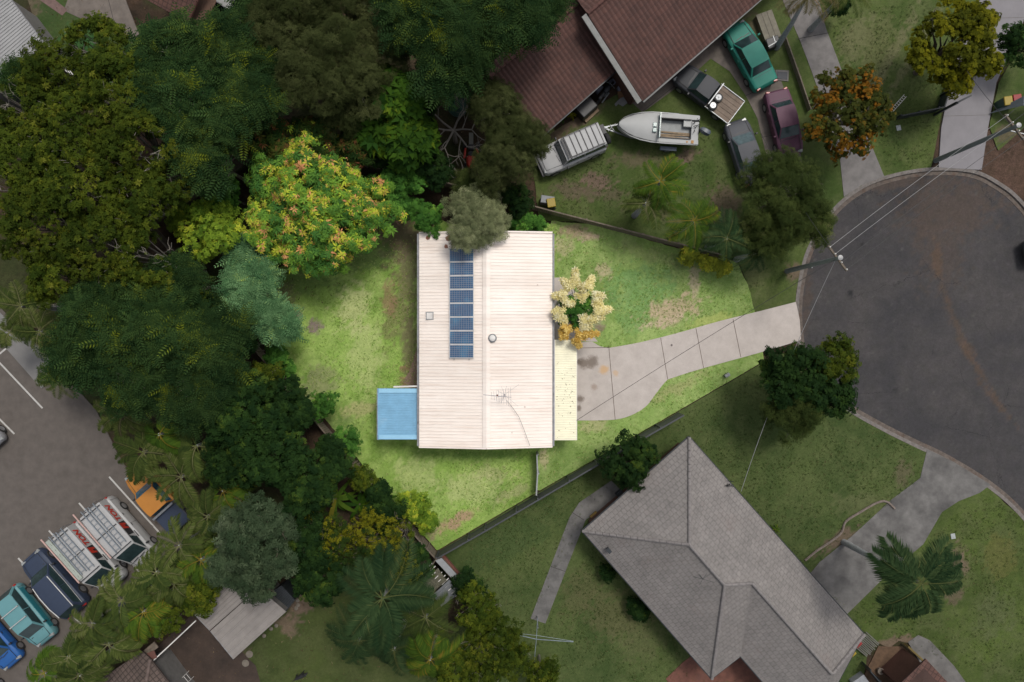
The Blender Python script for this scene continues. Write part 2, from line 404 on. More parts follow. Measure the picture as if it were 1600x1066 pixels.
# northern verge and yard
sheet('lawn', [(842, 345), (830, 240), (850, 214), (960, 150), (1060, 100), (1180, 0), (1240, -40), (1560, -60), (1550, 0), (1500, 70), (1478, 150), (1470, 180), (1455, 262), (1400, 270), (1345, 292), (1306, 320), (1277, 358), (1256, 400), (1244, 455), (1243, 480), (1182, 498), (1170, 450), (1152, 405), (1085, 392), (1000, 368), (930, 346)],
      grass_col(nz0, nz1, nz2, 151, [
          (930, 285, 28, 18, 0, NS2, .95), (900, 300, 40, 16, 10, NS, .7), (955, 305, 25, 12, 0, NS, .6), (1000, 250, 50, 16, 0, NS, .6), (1075, 245, 22, 10, -20, NS2, .9), (905, 185, 50, 14, -35, NS2, .9), (870, 210, 26, 12, -30, NS, .9),
          (1130, 320, 30, 30, 0, NS, .8), (1380, 110, 10, 120, 28, NP, .9), (1430, 80, 8, 110, 30, NP, .8), (1340, 60, 30, 50, 20, NP, .7), (1370, 80, 26, 60, 20, (.10, .11, .045), .8), (1180, 40, 26, 20, 0, NS, .7),
          (1030, 185, 30, 14, -30, (.06, .085, .02), .5), (1020, 330, 60, 14, 15, NS, .5), (1240, 425, 12, 18, 0, NS2, .8), (1180, 430, 20, 30, 0, NP, .4)], .3, 1.2))
sheet('lawn', [(1600, 60), (1750, 0), (1750, 180), (1600, 200), (1560, 235), (1545, 200), (1560, 130)], grass_col(nz0, nz1, nz2, 161, [(1570, 210, 20, 14, 0, NS, .7)]))
# south-east lawns, outside dimming mixed into their grass colours too
sheet('lawn', [(684, 862), (840, 770), (1000, 678), (1194, 566), (1236, 546), (1250, 570), (1284, 606), (1321, 641), (1377, 673), (1428, 698), (1464, 714), (1452, 756), (1412, 792), (1345, 860), (1292, 892), (1360, 1000), (1340, 1100), (640, 1100), (700, 1000), (740, 940), (690, 900)],
      grass_col((.04, .064, .018), (.066, .092, .028), (.085, .105, .038), 171, [
          (790, 850, 90, 30, -28, (.038, .066, .02), .6), (1350, 790, 60, 20, 0, NP, .3), (960, 960, 60, 40, 30, (.09, .085, .04), .6), (905, 930, 25, 50, 20, (.09, .085, .04), .5), (1000, 1000, 40, 40, 0, (.085, .09, .04), .5), (1310, 845, 40, 12, -35, NS, .9), (1410, 740, 14, 24, 10, NS, .5)]))
sheet('lawn', [(1541, 759), (1591, 804), (1636, 863), (1700, 964), (1760, 1150), (1500, 1150), (1490, 1060), (1440, 1012), (1405, 1000), (1390, 1012), (1360, 1000), (1318, 950), (1370, 893), (1430, 845), (1462, 796), (1490, 780)],
      grass_col((.045, .068, .016), (.066, .096, .022), (.085, .1, .04), 181, [(1500, 880, 14, 30, 0, NS2, .8), (1490, 925, 16, 20, 0, NS, .7), (1400, 1005, 40, 10, -10, NS2, .9), (1560, 870, 30, 40, 0, (.10, .10, .03), .6), (1555, 960, 30, 40, 0, (.085, .1, .045), .5)]))
# south-west and north-west lawns, likewise dimmed through their colour
sheet('lawn', [(372, 1020), (450, 935), (500, 900), (560, 860), (700, 900), (700, 1000), (660, 1120), (380, 1120), (388, 1060)],
      grass_col((.035, .05, .014), (.055, .074, .02), (.07, .082, .03), 191, [(470, 945, 22, 34, 35, NS, 1), (445, 975, 24, 14, 35, NS2, .8), (375, 1030, 14, 30, 0, NS, .8)]))
sheet('lawn', [(30, -30), (190, -30), (200, 45), (330, 5), (345, 20), (330, 70), (260, 140), (100, 150), (95, 90), (60, 40)],
      grass_col((.03, .06, .016), (.05, .078, .022), (.06, .07, .03), 201, [(45, 15, 20, 20, 0, NS, .7), (130, 60, 30, 24, 0, (.02, .09, .025), .6)]))

# asphalt turning circle: worn bitumen with orange leaf litter drifts
def road_col(X, Y):
    a = np.clip(fbm(X * .5, Y * .5, 211, 6, .65) * 2.4 - .7, 0, 1)
    col = lerp(np.full(X.shape + (3,), 1.) * np.array((.044, .043, .046)), np.array((.062, .058, .058)), a)
    cr = fbm(X * 4, Y * 4, 217, 4, .8)
    col = lerp(col, np.array((.10, .095, .09)), np.clip((cr - .74) * 6, 0, .6))
    OR = (.092, .060, .040); BR = (.072, .056, .048)
    return spots(col, X, Y, [(1490, 320, 95, 55, -10, BR, .8), (1470, 390, 45, 70, 0, BR, .55), (1400, 285, 80, 12, -5, BR, .8), (1465, 405, 8, 32, 0, OR, .6), (1477, 455, 6, 40, -12, OR, .35), (1497, 510, 6, 50, -20, OR, .45), (1525, 570, 5, 50, -35, OR, .55),
                              (1560, 630, 5, 45, -40, OR, .5), (1515, 545, 10, 18, -25, OR, .5), (1262, 470, 8, 70, 5, BR, .8), (1440, 345, 8, 50, 10, BR, .5), (1330, 458, 5, 6, 0, (.025, .025, .027), .95), (1400, 610, 4, 3, 0, (.025, .025, .025), .9), (1348, 382, 3, 4, 0, (.02, .02, .02), .9)], 220)
sheet('road', road_px, road_col, z=-.11, cell=.18, edge=0, relief=.012, mat=painted('asphalt', grain=30, amt=.3, bmp=.3))

M_kerb = simple('kerb_concrete', (.15, .135, .125), .9, var=.3, scale=5, dirt=(.10, .06, .04), dirtamt=.5)
M_gutter = simple('gutter_concrete', (.105, .085, .072), .9, var=.4, scale=4, dirt=(.09, .045, .025), dirtamt=.7)
def ribbon(name, pts_px, off0, off1, z0, z1, mat, zb=-.3):
    P = [Vector((p[0], p[1])) for p in px2w(smooth_poly(pts_px, n=5))]
    m = MB(); rings = []
    for i, p in enumerate(P):
        d = (P[min(i + 1, len(P) - 1)] - P[max(i - 1, 0)]).normalized(); n = Vector((-d.y, d.x))
        a = p + n * off0; b = p + n * off1
        rings.append([(a.x, a.y, zb), (a.x, a.y, z0), (b.x, b.y, z1), (b.x, b.y, zb)])
    m.loft(rings)
    return m.build(name, mat, None, kind='structure')
k1 = [(1592, 316), (1560, 290), (1520, 271), (1460, 267), (1400, 276), (1352, 293), (1312, 322), (1283, 360), (1262, 400), (1250, 455), (1248, 500), (1253, 545), (1262, 570), (1288, 600), (1325, 636), (1380, 668), (1430, 693), (1480, 717), (1545, 757), (1594, 800), (1640, 860), (1700, 960)]
k1 = [(1640, 375)] + k1
ribbon('kerb', k1, -.24, .0, .045, .04, M_kerb)
ribbon('gutter', k1, .0, .28, -.075, -.085, M_gutter)

def drive_mat():
    m, t, b = nodes('driveway_concrete'); tc = t.nodes.new('ShaderNodeTexCoord'); n = noise(t, 1.1, 7, .7, tc.outputs['Object']); n2 = noise(t, 30, 3, .7, tc.outputs['Object'])
    c = mix(t, (.40, .355, .325), (.50, .45, .415), rampf(t, n.outputs[0], .3, .7)); c = mix(t, c, mix(t, (.86,) * 3, (1.1,) * 3, rampf(t, n2.outputs[0], .3, .7)), 1.0, 'MULTIPLY')
    O = Vector((0, 0, 0)); DK = (.20, .165, .14)
    c = marks(t, c, tc, O, [(912, 568, 0, .7, DK), (925, 566, 0, .8, DK), (905, 566, 0, .4, (.15, .12, .10)), (944, 578, 0, .6, (.50, .34, .20)), (962, 583, 0, .4, (.48, .36, .26)), (906, 624, 0, .5, DK), (903, 638, 0, .4, DK), (928, 605, 0, .45, (.33, .27, .23)), (1049, 539, 0, .12, (.12, .1, .1)), (1049, 540, 0, .1, (.12, .1, .1))])
    t.links.new(c, b.inputs['Base Color']); b.inputs['Roughness'].default_value = .9; bump(t, b, n2.outputs[0], .15, .01); return m
M_drive = drive_mat()
M_conc = simple('grey_concrete', (.155, .145, .14), .9, var=.22, scale=1.5, bmp=.15, dirt=(.085, .078, .075), dirtamt=.5)  # neighbours' concretes carry the dimming outside the plot in their colour
M_conc2 = simple('pale_concrete', (.20, .19, .20), .85, var=.08, scale=1.2, bmp=.1)
M_conc3 = simple('brown_concrete', (.13, .11, .095), .9, var=.28, scale=1.3, bmp=.2, dirt=(.075, .055, .042), dirtamt=.6)
M_conc4 = simple('dimmed_grey_concrete', (.12, .115, .11), .9, var=.4, scale=.9, bmp=.2, dirt=(.05, .048, .048), dirtamt=.7)  # darkest of these slabs, outside dimming put into the colour
M_joint = simple('joint', (.10, .075, .06), .95)
M_joint2 = simple('dark_joint', (.045, .04, .038), .95)
def slab(name, poly, z, mat, joints=(), jm=None, zb=-.2, smooth=False):
    m = MB().prism(px2w(poly), zb, z); o = m.build(name, mat, None, kind='structure')
    if joints:
        j = MB()
        for a, b in joints:
            A, B = W(*a), W(*b); A.z = B.z = z + .003
            j.beam(A, B, .035, .006)
        j.build('joint', jm or M_joint, o, local=True)
    return o
drive = [(899, 535), (925, 534), (937, 541)] + smooth_poly([(950, 544), (1000, 535), (1060, 520), (1120, 503), (1180, 488), (1243, 472)]) + [(1249, 500), (1251, 530)] + \
        smooth_poly([(1247, 533), (1180, 553), (1100, 575), (1052, 590), (1040, 596), (1024, 616), (1010, 634), (990, 647), (965, 655), (930, 657)], n=5) + [(899, 657)]
slab('driveway', drive, .062, M_drive, [((951, 541), (961, 656)), ((1032, 528), (1043, 593)), ((1087, 513), (1099, 575)), ((1145, 499), (1157, 558)), ((902, 544), (951, 543))])
slab('path', [(862, 434), (882, 434), (893, 443), (905, 480), (915, 510), (934, 534), (899, 533), (862, 533)], .055, M_drive)
slab('driveway', [(1530, -60), (1528, 0), (1500, 60), (1480, 150), (1470, 200), (1466, 262), (1533, 266), (1543, 200), (1556, 130), (1600, 30), (1640, -60)], .06, M_conc2, [((1475, 182), (1546, 180)), ((1493, 95), (1572, 92)), ((1514, 30), (1600, 28))], M_conc)
slab('driveway', [(1205, -40), (1222, 0), (1250, 65), (1265, 105), (1292, 180), (1312, 250), (1318, 308), (1345, 290), (1381, 276), (1362, 230), (1340, 180), (1309, 95), (1290, 45), (1279, 0), (1262, -40)], .06, M_conc, [((1243, 62), (1295, 52)), ((1276, 130), (1320, 122)), ((1303, 210), (1352, 200))], M_joint2)
slab('driveway', [(1448, 702), (1490, 722), (1547, 757), (1530, 770), (1497, 783), (1471, 800), (1442, 850), (1385, 898), (1320, 962), (1290, 930), (1262, 900), (1280, 878), (1330, 838), (1393, 780), (1437, 747)], .06, M_conc4)
slab('path', [(955, 751), (972, 768), (935, 800), (915, 812), (893, 868), (852, 974), (829, 966), (862, 880), (890, 808), (905, 785)], .06, M_conc4, [((861, 885), (884, 893)), ((893, 800), (912, 812))], M_joint2)
slab('driveway', [(1230, 310), (1218, 300), (1195, 235), (1183, 185), (1165, 150), (1140, 112), (1110, 92), (1090, 110), (1060, 135), (1010, 172), (1003, 175), (975, 150), (1080, 55), (1140, 40), (1195, 90), (1218, 120), (1238, 180), (1250, 235), (1258, 300)], .05, M_conc3, [((1165, 150), (1215, 128)), ((1190, 215), (1243, 205)), ((1003, 175), (1060, 130))], M_joint2)
slab('yard_paving', [(118, -30), (100, 17), (145, 38), (185, 60), (228, 78), (212, 40), (185, -30)], .05, M_conc3, [((150, 20), (190, 60)), ((170, 0), (185, 60))], M_joint2)
slab('path', [(40, -15), (62, -20), (106, 16), (98, 25)], .055, simple('pink_paving', (.14, .09, .08), .9, var=.2, scale=4))
slab('car_park', [(-300, 300), (-60, 430), (0, 480), (90, 575), (150, 640), (190, 720), (240, 790), (330, 860), (180, 990), (90, 1090), (0, 1300), (-300, 1300)], .03, simple('car_park_bitumen', (.098, .084, .074), .9, var=.16, scale=1.6, bmp=.25, dirt=(.07, .058, .05), dirtamt=.5))
slab('path', [(-40, 495), (0, 532), (66, 607), (96, 583), (60, 540), (-20, 470)], .1, simple('footpath_concrete', (.17, .165, .16), .85, var=.1, scale=2))
slab('patio', [(225, 1030), (300, 960), (345, 985), (400, 1040), (420, 1110), (250, 1110)], .05, tilemat('pavers', (.105, .068, .05), (.075, .052, .042), .42, .42, .03, .5, rib=.25))
slab('patio', [(1040, 1060), (1066, 1035), (1112, 1000), (1170, 1010), (1230, 1080), (1240, 1130), (1080, 1130)], .06, simple('red_paving', (.13, .052, .036), .85, var=.3, scale=2, dirt=(.07, .035, .03), dirtamt=.6))
slab('path', [(1418, 1003), (1434, 992), (1452, 1000), (1490, 1040), (1540, 1110), (1490, 1110), (1440, 1040)], .06, M_conc4)
slab('yard_soil', [(1340, 1075), (1372, 1010), (1410, 1010), (1440, 1035), (1400, 1110), (1350, 1110)], .03, simple('clay', (.10, .06, .035), .95, var=.3, scale=3, bmp=.4))
slab('gravel_bed', [(640, 607), (655, 607), (656, 545), (650, 548), (640, 580), (630, 596)], .045, simple('gravel', (.22, .15, .11), .95, var=.7, scale=22, bmp=.8))
# painted bay lines: one thing each
M_line = simple('line_paint', (.42, .41, .39), .7, var=.15, scale=8)
for k, (a, b, lab) in enumerate([((0, 567), (67, 638), 'long white bay line below the footpath strip'), ((-10, 645), (23, 678), 'short white bay line at the left edge above the bays'), ((0, 553), (12, 543), 'stub of white paint touching the footpath'), ((171, 745), (252, 835), 'white bay line between the orange ute and the nearer white van'),
                         ((124, 786), (250, 930), 'white bay line between the two white vans'), ((77, 829), (200, 970), 'white bay line between the white van and the navy wagon'), ((29, 872), (150, 1000), 'white bay line between the navy wagon and the pale blue hatch'), ((88, 583), (115, 598), 'white bay line end under the palm by the footpath')]):
    A, B = W(*a, 0), W(*b, 0); A.z = B.z = .036
    MB().beam(A, B, .11, .008).build('bay_line', M_line, None, label=lab, cat='painted line', group='painted bay lines in the car park')
# ------------------------------------------------------------------ buildings
def roof_uv(face):
    n = (Vector(face[1]) - Vector(face[0])).cross(Vector(face[2]) - Vector(face[0])).normalized()
    if n.z < 0: n = -n
    h = Vector((n.x, n.y, 0))
    if h.length < .02: u = (Vector(face[1]) - Vector(face[0])).normalized()
    else: h.normalize(); u = Vector((-h.y, h.x, 0))
    v = n.cross(u)
    return [(Vector(p).dot(u), Vector(p).dot(v)) for p in face]
def tiled_roof(name, faces_px, mat, parent, th=.12):
    m = MB(); cnt = {}
    key = lambda p: (round(p.x, 3), round(p.y, 3), round(p.z, 3))
    FW = [[W(*p) for p in f] for f in faces_px]
    for f in FW:
        a = sum((f[i].x * f[(i + 1) % len(f)].y - f[(i + 1) % len(f)].x * f[i].y) for i in range(len(f)))
        if a < 0: f.reverse()
        m.add(f, [tuple(range(len(f)))], [roof_uv(f)])
        for i in range(len(f)):
            k = frozenset((key(f[i]), key(f[(i + 1) % len(f)]))); cnt.setdefault(k, []).append((f[i], f[(i + 1) % len(f)]))
    dz = Vector((0, 0, th))
    for e in cnt.values():
        if len(e) == 1:
            a, b = e[0]; m.add([b, a, a - dz, b - dz], [(0, 1, 2, 3)], [[(0, 0)] * 4])
    for f in FW: m.add([p - dz for p in reversed(f)], [tuple(range(len(f)))], [[(0, 0)] * len(f)])
    me = bpy.data.meshes.new(name); off = root_of(parent).location
    me.from_pydata([tuple(Vector(p) - off) for p in m.v], [], m.f)
    ul = me.uv_layers.new(name='UVMap')
    for fi, uvs in m.uv.items():
        for k, li in enumerate(me.polygons[fi].loop_indices): ul.data[li].uv = uvs[k]
    return link(name, me, mat, parent)
def caps(parent, lines, mat, wd=.22, name='ridge_cap', seg=.42):
    m = MB()
    for a, b in lines:
        A, B = W(*a), W(*b); n = max(1, int((B - A).length / seg))
        for i in range(n):
            p, q = A.lerp(B, i / n), A.lerp(B, (i + .93) / n)
            d = Vector((0, 0, .03)); m.tube([p + d, q + d * 1.6], [wd / 2, wd / 2 * 1.12], 8)
    return m.build(name, mat, parent)
def ribbed(m, e0, e1, r1, r0, pitch=.2, h=.03, rw=.3, th=.02):
    """e0-e1 eave, r0-r1 ridge; ribs run from eave to ridge"""
    e0, e1, r1, r0 = map(Vector, (e0, e1, r1, r0)); L = (e1 - e0).length; n = max(2, round(L / pitch))
    st = []
    for i in range(n):
        t = i / n; st += [(t, 0), (t + (1 - rw) / n * .98, 0), (t + (1 - rw * .75) / n, h), (t + (1 - rw * .25) / n, h)]
    st.append((1, 0))
    up = Vector((0, 0, 1)); top = []
    vs = []
    for t, z in st: vs += [e0.lerp(e1, t) + up * z, r0.lerp(r1, t) + up * z]
    fs = [(2 * i, 2 * i + 2, 2 * i + 3, 2 * i + 1) for i in range(len(st) - 1)]
    b = len(vs); vs += [e0 - up * th, r0 - up * th, e1 - up * th, r1 - up * th]
    fs += [(b, b + 1, b + 3, b + 2)]
    m.add(vs, fs); return m
def walls(parent, poly_px, z1, mat, name='wall', t=.2, z=2.7):
    P = [W(p[0], p[1], z) for p in poly_px]; m = MB()
    for i in range(len(P)):
        a, b = P[i].copy(), P[(i + 1) % len(P)].copy(); a.z = b.z = z1 / 2; m.beam(a, b, t, z1)
    return m.build(name, mat, parent)
def window(parent, a, b, z0, z1, mat_f, mat_g):
    """a,b world xy along the wall's outer face"""
    a, b = Vector(a), Vector(b); f = MB(); d = (b - a).normalized()
    for z in (z0, z1): f.beam((a.x, a.y, z), (b.x, b.y, z), .1, .06)
    for p in (a, (a + b) / 2, b): f.beam((p.x, p.y, z0 + .031), (p.x, p.y, z1 - .031), .1, .06)
    o = f.build('window', mat_f, parent)
    MB().beam((a.x + d.x * .04, a.y + d.y * .04, (z0 + z1) / 2), (b.x - d.x * .04, b.y - d.y * .04, (z0 + z1) / 2), .03, z1 - z0 - .07).build('pane', mat_g, o)
M_glass = simple('window_glass', (.03, .035, .04), .08, var=.1)
M_brick = tilemat('brick_wall', (.22, .10, .07), (.18, .085, .06), .24, .08, .01, .2)
M_render = simple('cream_wall', (.5, .46, .38), .85, var=.06, scale=2)
M_white = simple('white_paint', (.62, .60, .57), .5, var=.06)
M_grey = simple('grey_paint', (.17, .18, .19), .5, var=.12, scale=4)
M_dark = simple('dark_steel', (.022, .026, .03), .45, var=.2)
M_galv = simple('galvanised', (.24, .25, .26), .45, .6, var=.2, scale=6)
M_timber = simple('weathered_timber', (.13, .105, .08), .9, var=.35, scale=5)
M_timber2 = simple('tan_timber', (.22, .16, .10), .85, var=.3, scale=5)

# --- main house
hl = (655, 863); hy = (365.5, 697); zE, zR = 2.75, 3.35
house = empty('house', W(760, 531, 0), 'long single storey house with a pale pink-cream ribbed metal roof and solar panels', 'house')
def roof_main():
    m, t, b = nodes('cream_ribbed_steel')
    tc = t.nodes.new('ShaderNodeTexCoord')
    n = noise(t, .5, 6, .6, tc.outputs['Object'])
    mp = t.nodes.new('ShaderNodeMapping'); mp.inputs['Scale'].default_value = (.4, 5, 1); t.links.new(tc.outputs['Object'], mp.inputs[0])
    n2 = noise(t, 1, 5, .7, mp.outputs[0])
    c = mix(t, (.78, .695, .625), (.85, .775, .71), rampf(t, n.outputs[0], .3, .7))
    c = mix(t, c, (.66, .54, .46), rampf(t, n2.outputs[0], .48, .85))
    sx = t.nodes.new('ShaderNodeSeparateXYZ'); t.links.new(tc.outputs['Object'], sx.inputs[0])
    dv_ = t.nodes.new('ShaderNodeMath'); dv_.operation = 'DIVIDE'; dv_.inputs[1].default_value = .82; t.links.new(sx.outputs[1], dv_.inputs[0])
    fl = t.nodes.new('ShaderNodeMath'); fl.operation = 'FLOOR'; t.links.new(dv_.outputs[0], fl.inputs[0])
    wn = t.nodes.new('ShaderNodeTexWhiteNoise'); wn.noise_dimensions = '1D'; t.links.new(fl.outputs[0], wn.inputs['W'])
    c = mix(t, c, mix(t, (.93, .925, .92), (1.03, 1.03, 1.03), wn.outputs['Value']), 1.0, 'MULTIPLY')       # sheet by sheet
    sp = noise(t, 9, 3, .9, tc.outputs['Object']); c = mix(t, c, (.42, .33, .27), rampf(t, sp.outputs[0], .74, .80))  # specks of grime
    c = marks(t, c, tc, house.location, [(820, 636, 3, .12, (.55, .46, .4)), (840, 445, 3, .1, (.5, .4, .34)), (800, 676, 3, .12, (.55, .46, .4))])
    # rust holes and stains near the far gable end
    base = house.location
    for (px, py, r) in ((668, 371, .3), (701, 372, .42), (711, 379, .5), (697, 385, .3), (716, 374, .35)):
        p = W(px, py, 3) - base
        vm = t.nodes.new('ShaderNodeVectorMath'); vm.operation = 'DISTANCE'; vm.inputs[1].default_value = (p.x, p.y, 2.95)
        sc = t.nodes.new('ShaderNodeVectorMath'); sc.operation = 'MULTIPLY'; sc.inputs[1].default_value = (1, 1, .0); t.links.new(tc.outputs['Object'], sc.inputs[0])
        vm.inputs[1].default_value = (p.x, p.y, 0); t.links.new(sc.outputs[0], vm.inputs[0])
        n3 = noise(t, 4.5, 5, .8, tc.outputs['Object'])
        ma = t.nodes.new('ShaderNodeMath'); ma.operation = 'MULTIPLY_ADD'; ma.inputs[1].default_value = -1 / r; ma.inputs[2].default_value = .75; t.links.new(vm.outputs['Value'], ma.inputs[0])
        ad = t.nodes.new('ShaderNodeMath'); ad.operation = 'ADD'; t.links.new(ma.outputs[0], ad.inputs[0]); t.links.new(n3.outputs[0], ad.inputs[1])
        c = mix(t, c, (.22, .09, .05), rampf(t, ad.outputs[0], .78, .86))
    t.links.new(c, b.inputs['Base Color']); b.inputs['Roughness'].default_value = .5
    return m
M_roof = roof_main()
def P3(x, y, z): return W(x, y, z)
rx0, rx1 = 756.5, 763.5
m = MB()
A0, A1 = P3(hl[0], hy[1], zE), P3(hl[0], hy[0], zE); B0, B1 = P3(hl[1], hy[1] - .5, zE), P3(hl[1], hy[0] - .5, zE)
R0, R1 = P3(760, 699, zR), P3(760, 363, zR)
R0.y = A0.y; R1.y = A1.y
ribbed(m, A0, A1, R1, R0, .205, .026); ribbed(m, B0, B1, R1, R0, .205, .026)
roof = m.build('roof', M_roof, house)
cap = MB()
for s in (-1, 1):
    a = R0 + Vector((s * .24, 0, .045 - .02)); b = R1 + Vector((s * .24, 0, .045 - .02)); c0 = R0 + Vector((0, 0, .085)); c1 = R1 + Vector((0, 0, .085))
    cap.add([a, b, c1, c0, a - Vector((0, 0, .03)), b - Vector((0, 0, .03))], [(0, 1, 2, 3), (0, 1, 5, 4)])
cap.build('ridge_cap', M_roof, roof)
M_gut = simple('gutter_grey', (.20, .20, .21), .5, var=.3, scale=3, dirt=(.05, .045, .04), dirtamt=.7)
for x, s in ((hl[0], -1), (hl[1], 1)):
    a, b = P3(x, hy[1], 2.7), P3(x, hy[0], 2.7); d = Vector((s * .07, 0, 0))
    MB().beam(a + d, b + d, .12, .1).build('gutter', M_gut, house)
for y0 in (hy[0], hy[1]):
    for x, rr in ((hl[0], A1 if y0 == hy[0] else A0), (hl[1], B1 if y0 == hy[0] else B0)):
        e = R1 if y0 == hy[0] else R0
        o_ = Vector((0, .06 if y0 == hy[0] else -.06, .0)); MB().beam(rr + o_, e + o_, .1, .16).build('barge_board', M_roof, house)
walls(house, [(668, 380), (850, 380), (850, 683), (668, 683)], 2.6, M_render)
MB().prism([(W(x, y, 2.7).x, W(x, y, 2.7).y) for x, y in ((668, 380), (850, 380), (850, 683), (668, 683))], 2.6, 2.66).build('ceiling', M_white, house)
for y0, y1 in ((420, 450), (470, 505), (600, 640)):
    for xx, s in ((668, -1), (850, 1)):
        a, b = W(xx, y0, 2.7), W(xx, y1, 2.7); window(house, (a.x + s * .12, a.y), (b.x + s * .12, b.y), .9, 2.0, M_white, M_glass)
d0 = W(850, 560, 2.7); dd = MB().box((d0.x + .12, d0.y, 1.03), (.06, .9, 2.02)).build('door', simple('door_paint', (.25, .12, .08), .5), house)
MB().box((d0.x + .17, d0.y + .36, 1.0), (.05, .12, .03)).build('handle', M_galv, dd)
# solar panels lie on the left slope
def slope_z(x):  # height of the left slope at world x
    return zE + (zR - zE) * (x - A0.x) / (R0.x - A0.x)
def pv_mat():
    m, t, b = nodes('photovoltaic_cells')
    uv = t.nodes.new('ShaderNodeUVMap'); br = t.nodes.new('ShaderNodeTexBrick'); t.links.new(uv.outputs[0], br.inputs['Vector'])
    br.offset = 0; br.inputs['Scale'].default_value = 1; br.inputs['Brick Width'].default_value = .158; br.inputs['Row Height'].default_value = .147; br.inputs['Mortar Size'].default_value = .012
    br.inputs['Color1'].default_value = (.022, .070, .15, 1); br.inputs['Color2'].default_value = (.028, .09, .185, 1); br.inputs['Mortar'].default_value = (.22, .22, .25, 1)
    tc = t.nodes.new('ShaderNodeTexCoord'); n = noise(t, 1.2, 3, .5, tc.outputs['Object'])
    c = mix(t, br.outputs[0], (.035, .16, .28), rampf(t, n.outputs[0], .5, .75))
    c = mix(t, c, (.22, .22, .25), br.outputs['Fac'])
    t.links.new(c, b.inputs['Base Color']); b.inputs['Roughness'].default_value = .22; b.inputs['Coat Weight'].default_value = .0
    return m
M_pv = pv_mat()
wx0, wx1 = W(702, 400, 3.2).x, W(740.5, 400, 3.2).x
for k in range(8):
    y0, y1 = W(700, 388.5 + k * 21.5, 3.2).y, W(700, 388.5 + (k + 1) * 21.5 - 1.0, 3.2).y
    z0, z1 = slope_z(wx0) + .13, slope_z(wx1) + .13
    g = .035
    f = MB()
    for a, b in (((wx0, y0, z0), (wx1, y0, z1)), ((wx0, y1, z0), (wx1, y1, z1))): f.beam(a, b, .045, .05)
    for a, b in (((wx0 + .02, y0 - .03, z0), (wx0 + .02, y1 + .03, z0)), ((wx1 - .02, y0 - .03, z1), (wx1 - .02, y1 + .03, z1))): f.beam(a, b, .045, .05)
    q = MB(); up = .012
    vs = [(wx0 + g, y1 + g, z0 + up), (wx1 - g, y1 + g, z1 + up), (wx1 - g, y0 - g, z1 + up), (wx0 + g, y0 - g, z0 + up)]
    q.add(vs + [(a, b, c - .03) for a, b, c in vs], [(0, 1, 2, 3), (7, 6, 5, 4)], [[(0, 0), (1.58, 0), (1.58, .88), (0, .88)], [(0, 0)] * 4])
    o = q.build('solar_panel', M_pv, house); f.build('frame', simple('panel_frame', (.5, .49, .49), .4), o)
rl = MB()
for x in (wx0 + .3, wx1 - .3): rl.beam((x, W(0, 386, 3.2).y, slope_z(x) + .08), (x, W(0, 563, 3.2).y, slope_z(x) + .08), .04, .05)
rl.build('mounting_rail', M_galv, house)
v = W(769.5, 528.5, 3.3); MB().lathe((v.x, v.y, 3.3), [(.27, -.02), (.27, .12), (.24, .14), (.24, .2)], 24).build('roof_vent', M_grey, house)
MB().lathe((v.x, v.y, 3.5), [(.2, -.01), (.2, .03), (.17, .07), (.08, .1)], 24).build('vent_dome', M_white, house)
s = W(671.5, 493.5, 2.9); f = MB(); sz = slope_z(s.x) + .05
for dx, dy, sx, sy in ((0, .22, .5, .04), (0, -.22, .5, .04), (.22, 0, .04, .4), (-.22, 0, .04, .4)): f.box((s.x + dx, s.y + dy, sz + dx * .13), (sx, sy, .06))
o = f.build('skylight', M_galv, house); MB().box((s.x, s.y, sz), (.4, .4, .03)).build('pane', simple('frosted', (.6, .57, .54), .3), o)
# antenna on the roof
an = W(789, 619, 4.6); A_ = Vector((an.x, an.y, 0))
f = MB(); f.tube([(an.x, an.y, 3.2), (an.x, an.y, 4.7)], .02)
bm0, bm1 = W(755, 617, 4.6), W(799, 621, 4.6); f.tube([bm0, bm1], .016)
for k in range(9):
    p = bm0.lerp(bm1, .3 + k * .085); L = .22 + .05 * k; f.tube([p + Vector((.02, -L, 0)), p + Vector((-.02, L, 0))], .007, 5)
for a in (35, 75, 110, 150, 200, 250, 290, 320):
    p = W(788, 617, 4.4); f.tube([p, p + Vector((math.cos(R(a)) * (1.1 if a in (35, 320) else .55), math.sin(R(a)) * (1.1 if a in (35, 320) else .55), -.05))], .006, 5)
f.build('antenna', simple('antenna_metal', (.2, .2, .24), .4, .5), house)
MB().lathe((W(777, 618, 4.6).x, W(777, 618, 4.6).y, 4.53), [(.05, 0), (.06, .05), (.05, .1)], 10).build('antenna_box', simple('rusty', (.13, .05, .03), .8), house)
f = MB(); f.tube([W(792, 626, 3.36), W(803, 640, 3.32), W(811, 652, 3.28), W(819, 672, 3.22), W(828, 697, 3.18)], .012, 5); f.build('antenna_cable', M_dark, house)

